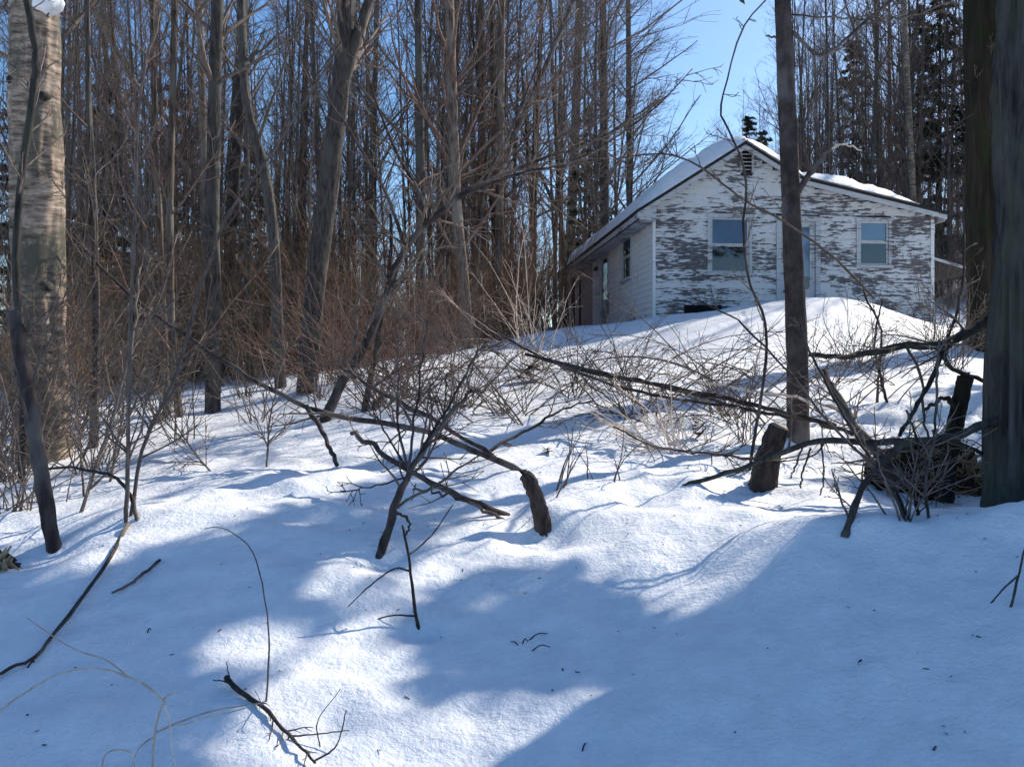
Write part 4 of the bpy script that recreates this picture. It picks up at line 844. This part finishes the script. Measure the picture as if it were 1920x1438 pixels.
stick('broken_limb', 'thick dark stick stuck upright at the edge of the shaded bank', 'branch', [(1590, 988), (1612, 925), (1645, 875), (1688, 838)], 17, 9, 'deadwood', dd=.5, k=18, jit=.004, subs=[([(1632, 895), (1655, 885), (1690, 878)], 6, 4, .1)])
for i, (lab, pts, w0, w1, dd) in enumerate([
  ('long thin cane leaning left over the limbs, from the bank edge', [(1704, 976), (1672, 905), (1620, 840), (1560, 740), (1510, 640), (1500, 600)], 8, 4, 1.2),
  ('second long cane beside it, bending further left', [(1696, 974), (1655, 890), (1560, 800), (1480, 700), (1380, 600), (1300, 560)], 7, 3, 1.4),
  ('thin stem rising past the brush pile left of the dead post', [(1742, 972), (1735, 900), (1752, 820), (1758, 700), (1760, 640)], 7, 4, .4),
  ('thin stem standing between the brush pile and the bank edge', [(1722, 968), (1712, 900), (1722, 840), (1700, 770)], 8, 4, .2),
  ('dark whip leaning right from the brush pile', [(1690, 812), (1720, 760), (1760, 680), (1800, 560), (1810, 440)], 8, 4, .6),
  ('thin whip rising in front of the right house window', [(1645, 756), (1648, 690), (1652, 620), (1625, 560), (1612, 520)], 6, 3, .8),
  ('small forked whip on the snow below the right house window', [(1664, 756), (1650, 700), (1640, 640), (1655, 560)], 7, 3, .6),
  ('tall wavy thin sapling left of the slim blotched trunk', [(1404, 884), (1424, 762), (1438, 650), (1430, 590), (1402, 520), (1394, 430), (1398, 335), (1374, 258), (1352, 212), (1364, 145), (1396, 46), (1440, -4)], 6, 3, .5),
  ('long thin branch slanting across the house gable', [(1640, 560), (1560, 480), (1470, 416), (1390, 372), (1310, 312), (1235, 288), (1150, 300)], 5, 3, 0)]):
    stick('sapling', lab, 'sapling', pts, w0, w1, 'deadwood' if i != 8 else 'twig', Y0=None if i < 8 else 8.2, dd=dd, k=36, sides=6, twigs=(12, .35, 3), jit=.005, sink=.06 if i < 8 else 0)
for i, (lab, pts, w0, w1, dd) in enumerate([
  ('long fallen pole lying from the centre toward the blotched trunk, uppermost', [(985, 664), (1090, 690), (1200, 714), (1350, 744), (1480, 776), (1570, 800)], 6, 10, [2.0, 1.6, 1.2, .7, .2, 0]),
  ('long fallen pole just below the uppermost one', [(1010, 672), (1110, 700), (1230, 722), (1380, 762), (1500, 785), (1600, 812)], 4, 8, [1.8, 1.5, 1.1, .6, .2, 0]),
  ('pale thin fallen pole crossing in front of the blotched trunk', [(1180, 690), (1300, 712), (1400, 732), (1500, 748), (1590, 770)], 3, 6, [1.2, .9, .6, .2, 0]),
  ('thin fallen limb rising left toward the clearing trunk', [(900, 600), (960, 640), (1060, 690), (1200, 735), (1350, 760)], 4, 6, [3.0, 2.6, 1.8, .9, .2]),
  ('thin limb lying flat left of the cut stump', [(1150, 800), (1230, 838), (1330, 850), (1420, 862)], 3, 5, [.8, .5, .2, 0])]):
    stick('fallen_pole', lab, 'branch', pts, w0, w1, 'deadwood' if i != 2 else 'pale_cane', Y0=7.6 if i < 4 else 7.0, dd=dd, k=34, sides=7, sink=0, twigs=(14, .5, 3), jit=.008)
# brush pile: earth, roots, sticks by the huge trunk
pile = bpy.data.objects.new('brush_pile', None); C.objects.link(pile)
c0 = G(1775, 935); pile.location = (c0[0], c0[1]+.25, c0[2]); tag(pile, 'dark pile of roots, soil and sticks left of the huge trunk', 'brush pile')
m = MB(); th, ph = np.meshgrid(np.linspace(0, 2*math.pi, 41)[:-1], np.linspace(0, math.pi/2, 14))
rr = 1+.35*fbm(np.cos(th)*2, np.sin(th)*2, ph*2, 4, 61)
V = np.stack([.56*rr*np.cos(th)*np.cos(ph), .28*rr*np.sin(th)*np.cos(ph), .40*rr*np.sin(ph)-.12+.10*np.cos(th)*-1*np.cos(ph)], -1)
ix = np.arange(14*40).reshape(14, 40); nx_ = np.roll(ix, -1, 1); m.add(V.reshape(-1, 3), np.stack([ix[:-1], nx_[:-1], nx_[1:], ix[1:]], -1).reshape(-1, 4))
link('soil_clod', m.mesh('soil_clod', MAT['soil']), pile)
m = MB(); n = 230; th = rs4.uniform(0, 2*math.pi, n); u_ = rs4.uniform(.2, 1.1, n)
st = np.stack([.56*u_*np.cos(th), .26*u_*np.sin(th)-.12, rs4.uniform(-.05, .34, n)], -1)
B = grow(rs4, st, rs4.normal(0, 1, (n, 3))*[1, .5, .45], rs4.uniform(.12, .45, n), 6, -.1, .5); m.tubes(B, np.linspace(.009, .003, 6)[None].repeat(n, 0)*rs4.uniform(.5, 1.3, (n, 1)), 4)
tag(link('roots', m.mesh('roots', MAT['brush']), pile), kind='stuff')
for i in range(7):
    a = rs4.uniform(-.35, .2); q = np.array([a, rs4.uniform(-.1, .1), .1]); d = unit(np.array([rs4.uniform(-.6, .3), 0, 1.]))*rs4.uniform(.2, .42)
    m = MB(); m.tubes(resample([q, q+d*.5+rs4.normal(0, .02, 3), q+d], 8), np.linspace(.028, .018, 8), 8); link('broken_stick', m.mesh('broken_stick', MAT['deadwood']), pile)
def clod(label, px, py, w, h, mat, seed, name='dead_leaves', cat='leaves'):
    p = G(px, py+8); s = w/F*p[1]/2; hh = h/F*p[1]
    r = bpy.data.objects.new(name, None); C.objects.link(r); r.location = p; tag(r, label, cat)
    q = np.random.RandomState(seed); 
    for j in range(9):
        a = q.uniform(0, 6.28); c = np.array([q.uniform(-s, s)*.6, q.uniform(-s, s)*.4, q.uniform(0, hh)]); L = s*q.uniform(.5, .9)
        g = np.linspace(-1, 1, 5); U_, V_ = np.meshgrid(g, g); 
        wd = L*.75*np.cos(U_*1.35)
        X_ = U_*L; Y_ = V_*wd; Z_ = .16*L*(V_**2)+.12*L*np.sin(U_*2+a)
        ca, sa = math.cos(a), math.sin(a); tl = q.uniform(-.9, .9)
        XX = X_*ca-Y_*sa; YY = X_*sa+Y_*ca; ZZ = Z_+XX*tl
        ii = np.arange(25).reshape(5, 5)
        mm = MB(); mm.add((np.stack([XX, YY, ZZ], -1)+c).reshape(-1, 3), np.stack([ii[:-1, :-1], ii[:-1, 1:], ii[1:, 1:], ii[1:, :-1]], -1).reshape(-1, 4))
        link('leaf', mm.mesh('leaf', MAT[mat]), r)
clod('dark curled clump of dead leaves caught right of centre near the canes', 1308, 815, 34, 42, 'deadleaf', 3)
clod('dark uprooted clump on the snow slope below the house corner', 994, 710, 46, 40, 'soil', 4, 'root_clump', 'root clump')
clod('small dark leaf lying in the shaded hollow at the centre', 1026, 842, 18, 8, 'soil', 5, 'dead_leaf', 'leaf')
# mossy log end at the left edge
lg = stick('log', 'mossy log end with pale broken wood at the left edge', 'log', [(58, 1118), (20, 1085), (-40, 1050), (-120, 1010)], 62, 70, 'bark_mossy', Y0=5.2, dd=.5, k=20, sides=16, sink=0, jit=.004)
m = MB(); p = at(0, 1062, 5.2); n = 14; m.tubes(grow(rs4, np.tile(p, (n, 1))+rs4.normal(0, .035, (n, 3)), np.tile([.5, -.3, .5], (n, 1))+rs4.normal(0, .3, (n, 3)), rs4.uniform(.06, .16, n), 4, 0, .1), np.tile(np.linspace(.016, .004, 4), (n, 1)), 5); link('splinters', m.mesh('splinters', MAT['endgrain']), lg)
# ---- fountains of fine canes on the slope
def cane_clump(label, px, py, n, H, spread, mat='twig_red', m2=5, m3=2, lean=(0, 0), rmul=1.0, name='cane_clump', cat='shrub', group=None):
    p = G(px, py); m = MB()
    st = np.tile([0, 0, -.05], (n, 1))+rs4.normal(0, .10, (n, 3))*[1, 1, 0]
    d = np.array([lean[0], lean[1], 1.])+rs4.normal(0, spread, (n, 3))*[1, 1, .1]; L = H*rs4.uniform(.45, 1.1, n)
    P = grow(rs4, st, d, L, 9, -.35, .32); Rr = rs4.uniform(.005, .009, n)[:, None]*rmul*np.linspace(1, .35, 9)[None]; m.tubes(P, Rr, 4)
    o = link(name, m.mesh(name, MAT[mat]), None, p); tag(o, label, cat, group)
    if m2:
        t = MB(); B, Q, L1 = children(rs4, P, Rr, m2, .25, 1, .6, L*.3, 5, -.05, .3, .0035, .6); t.tubes(B, Q, 3)
        if m3: B2, Q2, L2 = children(rs4, B, Q, m3, .2, 1, .7, L1*.5, 3, 0, .3, .003, .7); t.tubes(B2, Q2, 3)
        tag(link('twigs', t.mesh('twigs', MAT[mat]), o), kind='stuff')
    return o
for a in [('tangled russet canes round the foot of the crooked leaning tree', 700, 765, 34, 2.0, .5), ('russet canes spreading right of the crooked leaning tree', 770, 745, 34, 2.0, .6), ('low tangle of fine canes on the slope above the fallen poles', 860, 765, 30, 1.5, .8),
          ('fine canes arching over the snow below the root clump', 960, 775, 26, 1.4, .9, 'twig'), ('sparse fine canes right of the root clump', 1080, 740, 20, 1.3, .8, 'twig'), ('fine dark canes before the front left corner of the house', 1160, 730, 18, 1.4, .7, 'twig'),
          ('pale dry canes leaning left on the slope beside the dead leaves', 1270, 850, 22, .9, .55, 'pale_cane', 4, 2, (-.9, .2)), ('v-shaped twig pair in front of the shaded hollow', 1065, 915, 5, .6, .3, 'twig', 2, 0), ('v-shaped whips right of the shaded hollow', 1122, 905, 5, .55, .3, 'twig', 2, 0),
          ('fine stems standing on the snow left of the slim blotched trunk', 1400, 830, 9, 1.0, .25, 'twig'), ('fine canes behind the slim blotched trunk', 1560, 720, 14, 1.2, .5, 'twig'), ('low dark canes at the lean-to corner of the house', 1755, 640, 26, 1.8, .5, 'twig'),
          ('thicket of fine stems above the long fallen trunk', 640, 715, 40, 2.4, .4, 'twig_red', 6, 3), ('fine stems behind the crooked leaning tree', 760, 700, 40, 2.2, .45, 'twig_red', 6, 3), ('fine upright stems at the back of the clearing', 830, 665, 40, 2.4, .4, 'twig', 6, 3), ('web of thin stems on the slope under the long poles', 1180, 780, 24, 1.2, .9, 'twig'),
          ('web of thin stems between the dead leaves and the blotched trunk', 1370, 780, 20, 1.2, .8, 'twig'), ('fine stems right of the blotched trunk before the house', 1600, 690, 20, 1.4, .5, 'twig'), ('thin stems standing before the mossy trunk', 1790, 690, 22, 1.6, .5, 'twig'), ('fine stems left of the thick forked trunk on the snow', 460, 745, 22, 2.2, .3, 'twig'), ('fine stems round the close pair of thin trunks', 300, 790, 24, 2.4, .3, 'twig'), ('fine stems at the foot of the pale birch', 165, 880, 20, 1.8, .35, 'twig'),
          ('tall fine canes on the snow at the left before the dark trunk', 330, 830, 12, 1.8, .4, 'twig'), ('grey fine canes at the left edge before the dark trunk', 25, 960, 26, 2.2, .5, 'twig'), ('grey twiggy tangle behind the broken snag at the left edge', 10, 900, 40, 2.6, .5, 'twig', 7, 4), ('grey twiggy tangle higher up at the far left edge', -30, 880, 40, 3.4, .45, 'twig', 7, 4),
          ('fine canes between the long fallen trunk and the thick forked trunk', 610, 745, 26, 2.0, .6), ('wispy canes on the snow left of the thick forked trunk', 480, 790, 12, 1.2, .4, 'twig'), ('sparse canes at the bank edge right of the upright stick', 1660, 965, 8, .7, .4, 'twig'), ('tall fine canes crossing in front of the house left wall', 1010, 690, 16, 2.2, .4, 'pale_cane', 4, 2, (-.3, 0))]:
    cane_clump(*a)

WHERE = [(760, 'before the crooked leaning tree'), (900, 'over the fallen poles'), (1020, 'below the root clump'), (1150, 'above the shaded hollow'), (1300, 'before the house corner'), (1420, 'left of the slim blotched trunk'), (9999, 'right of the slim blotched trunk')]
seen = {}
for i in range(90):
    px = rs4.uniform(620, 1700) if i % 4 else rs4.uniform(660, 1000); py = rs4.uniform(690, 800)+max(0, px-1300)*.06; p = G(px, py)
    az = rs4.uniform(-.5, .5)+(0 if rs4.rand() > .5 else math.pi); L = rs4.uniform(.8, 2.3)
    P = grow(rs4, p[None]-[0, 0, .04], np.array([[math.cos(az), math.sin(az)*.6, rs4.uniform(.5, 1.6)]]), np.array([L]), 14, -rs4.uniform(.6, 1.6), .14); Rr = (rs4.uniform(.006, .011)*np.linspace(1, .3, 14))[None]
    lab = 'thin %s cane %s leaning %s' % ('long' if L > 1.55 else 'short', next(t for b_, t in WHERE if px < b_), 'right' if math.cos(az) > 0 else 'left')
    m = MB(); m.tubes(P, Rr, 5); o = link('arching_cane', m.mesh('arching_cane', MAT['twig' if i % 3 else 'twig_red'])); tag(o, lab, 'cane', 'arching canes on the slope')
    t = MB(); B, Q, L1 = children(rs4, P, Rr, 9, .3, 1, .6, np.array([L*.28]), 5, 0, .3, .0034, .6); t.tubes(B, Q, 3); tag(link('twigs', t.mesh('twigs', MAT['twig']), o), kind='stuff')

# ------------------------------------------------------------------ evergreen added out of view: sprays kept only where shade is wanted
LIT = [[(900,925),(1000,880),(1300,870),(1580,930),(1500,990),(1400,1062),(1285,1150),(1240,1120),(1190,1065),(1050,1035),(930,1050)],
       [(480,1310),(560,1270),(640,1225),(700,1212),(745,1240),(800,1250),(850,1310),(930,1332),(1040,1325),(1092,1360),(1040,1405),(1000,1445),(560,1450),(420,1410)],
       [(395,1195),(520,1178),(545,1230),(420,1255)], [(170,1050),(190,960),(320,950),(430,900),(640,850),(740,860),(720,885),(600,915),(430,965),(300,1005),(250,1040)],
       [(560,1240),(640,1180),(740,1130),(720,1180),(620,1240)], [(760,1110),(800,1040),(900,990),(880,1040),(800,1110)], [(1100,1290),(1190,1285),(1175,1335),(1110,1335)], [(600,1050),(700,1040),(690,1090),(600,1100)]]
def swell(p, f):
    c = np.mean(p, 0); return [tuple(c+(np.array(q)-c)*f) for q in p]
LIT = [swell(p, 1.06 if i < 2 else 1.15) for i, p in enumerate(LIT)]
HOLE = [(725,1270),(805,1262),(800,1360),(735,1365)]
def inside(poly, x, y):
    r = np.zeros(x.shape, bool); n = len(poly)
    for i in range(n):
        (x0, y0), (x1, y1) = poly[i], poly[(i+1) % n]
        if y0 == y1: continue
        c = ((y0 > y) != (y1 > y)) & (x < (x1-x0)*(y-y0)/(y1-y0)+x0); r ^= c
    return r
def gap(Pc):
    """True where a bough at Pc would shade a patch of snow chosen to stay sunlit"""
    z_ = np.full(len(Pc), -1.1)
    for _ in range(4):
        t = (Pc[:, 2]-z_)/S[2]; q = Pc-S[None]*t[:, None]; z_ = ground(q[:, 0], q[:, 1])
    Y = np.maximum(q[:, 1], .3); px = CX+F*q[:, 0]/Y; py = HZ-F*z_/Y
    r = np.zeros(len(Pc), bool)
    for p in LIT: r |= inside(p, px, py)
    r &= ~inside(HOLE, px, py)
    r |= (q[:, 1] > 2) & (py < 885) & (px < 1700)
    return r
hr = np.random.RandomState(8)
hx, hy = 8.1, 9.3; hz = gz(hx, hy); H = 15.0
hem = bpy.data.objects.new('shade_hemlock', None); C.objects.link(hem); hem.location = (hx, hy, hz); tag(hem, 'tall unseen evergreen added past the right edge, crown cut to shade near snow', 'tree')
tr = grow(hr, np.zeros((1, 3)), np.array([[0, 0, 1.]]), np.array([H]), 14, .3, .015); tr[0, :, 2] -= .3; R0 = (.26*np.linspace(1, .08, 14))[None]
m = MB(); m.tubes(tr, R0, 14); link('trunk', m.mesh('trunk', MAT['bark_mossy']), hem)
nb = 330; t = np.sort(hr.uniform(.34, .98, (1, nb)), 1); p, tg, rr_ = sample(tr, R0, t); az = np.arange(nb)*2.4+hr.uniform(-.6, .6, nb)
L = 5.6*np.minimum(1, (1.03-t[0])*1.7)*hr.uniform(.7, 1.15, nb)
B = grow(hr, p[0], np.stack([np.cos(az), np.sin(az), np.full(nb, .12)], -1), L, 8, -.22, .14); RB = np.clip(rr_[0]*.06, .006, .011)[:, None]*np.linspace(1, .25, 8)[None]
tip = B[:, 4]+np.array([hx, hy, hz]); vis = (tip[:, 2]/tip[:, 1] < .47) & (tip[:, 0]/tip[:, 1] < .6)
fr = np.mean([gap(B[:, j]+np.array([hx, hy, hz])) for j in range(2, 8)], 0)
ok = ~vis & (fr < .5); B, RB, L = B[ok], RB[ok], L[ok]; nb = len(B)
m = MB(); m.tubes(B, RB, 4); tag(link('bough', m.mesh('bough', MAT['twig']), hem), kind='stuff')
md = 85; q, qt, _ = sample(B, RB, hr.uniform(.1, 1, (nb, md))); q = q.reshape(-1, 3); qt = qt.reshape(-1, 3)
sd = unit(np.cross(qt, np.array([0, 0, 1.])))*np.where(hr.rand(len(q)) > .5, 1, -1)[:, None]
q = q+sd*hr.uniform(0, .55, (len(q), 1))
d2 = unit(sd*hr.uniform(.3, 1, (len(q), 1))+qt*hr.uniform(.2, 1, (len(q), 1))+hr.normal(0, .22, (len(q), 3)))
Pw = q+np.array([hx, hy, hz])+d2*.15
keep = ~gap(Pw) & ~((Pw[:, 2]/Pw[:, 1] < .43) & (Pw[:, 0]/Pw[:, 1] < .59)); q, d2 = q[keep], d2[keep]
V = []
for e in range(4):
    ll = hr.uniform(.2, .42, (len(q), 1)); dd = unit(d2+hr.normal(0, .3, d2.shape)); wv = unit(np.cross(dd, hr.normal(0, 1, dd.shape)))*(.03+.03*hr.rand(len(q), 1)); a = q+hr.normal(0, .06, q.shape)
    ho = np.array([hx, hy, hz]); k_ = ~gap(a+ho) & ~gap(a+dd*ll+ho) & ~gap(a+dd*ll*.5+ho)
    V.append(np.stack([a, a+dd*ll*.55+wv, a+dd*ll, a+dd*ll*.5-wv], 1)[k_].reshape(-1, 3))
V = np.concatenate(V); link('crown', make_mesh('crown', V, np.arange(len(V)).reshape(-1, 4), None, MAT['needle'], False), hem)
print('hemlock sprays', len(q), 'of', nb*md)

# ------------------------------------------------------------------ bark flakes and needles fallen on the snow
lr = np.random.RandomState(12); n = 230
Y = lr.uniform(3.0, 9.5, n); X = lr.uniform(-.6, .6, n)*Y; Z = ground(X, Y)+.003
c = np.stack([X, Y, Z], -1); a = lr.uniform(0, 6.28, n); l = lr.uniform(.004, .014, n)[:, None]; wd = lr.uniform(.0015, .004, n)[:, None]
d = np.stack([np.cos(a), np.sin(a), lr.uniform(-.2, .5, n)], -1); e = np.stack([-np.sin(a), np.cos(a), lr.uniform(0, .5, n)], -1); up = np.array([0, 0, .003])
V = np.stack([c-d*l-e*wd, c+d*l-e*wd, c+d*l+e*wd, c-d*l+e*wd, c+up], 1).reshape(-1, 3); b5 = np.arange(n)[:, None, None]*5
T = (b5+np.array([[0, 1, 4], [1, 2, 4], [2, 3, 4], [3, 0, 4]])[None]).reshape(-1, 3)
tag(link('bark_litter', make_mesh('bark_litter', V, None, T, MAT['deadwood'], False)), 'dark specks of bark and twig bits scattered over the near snow', kind='stuff')

# ------------------------------------------------------------------ labels: tell look-alikes apart by their order in the row
from collections import defaultdict
buckets = defaultdict(list)
for o in C.objects:
    if o.parent is None and 'label' in o and 'category' in o: buckets[o['label']].append(o)
bpy.context.view_layer.update()
NUM = ['first', 'second', 'third', 'fourth', 'fifth', 'sixth', 'seventh', 'eighth', 'ninth', 'tenth', 'eleventh', 'twelfth', 'thirteenth', 'fourteenth', 'fifteenth', 'sixteenth', 'seventeenth', 'eighteenth', 'nineteenth', 'twentieth', 'twenty-first', 'twenty-second', 'twenty-third', 'twenty-fourth', 'twenty-fifth', 'twenty-sixth', 'twenty-seventh']
def where(o):
    if o.type == 'MESH': p = np.mean([np.array(v) for v in o.bound_box], 0)+np.array(o.location)
    else: p = np.array(o.location)
    return p[0]/max(p[1], .1)
for lab, os_ in buckets.items():
    if len(os_) < 2: continue
    os_.sort(key=where)
    for i, o in enumerate(os_):
        o['label'] = lab+', '+('leftmost' if i == 0 else 'rightmost' if i == len(os_)-1 else NUM[min(i, 26)]+' from left')
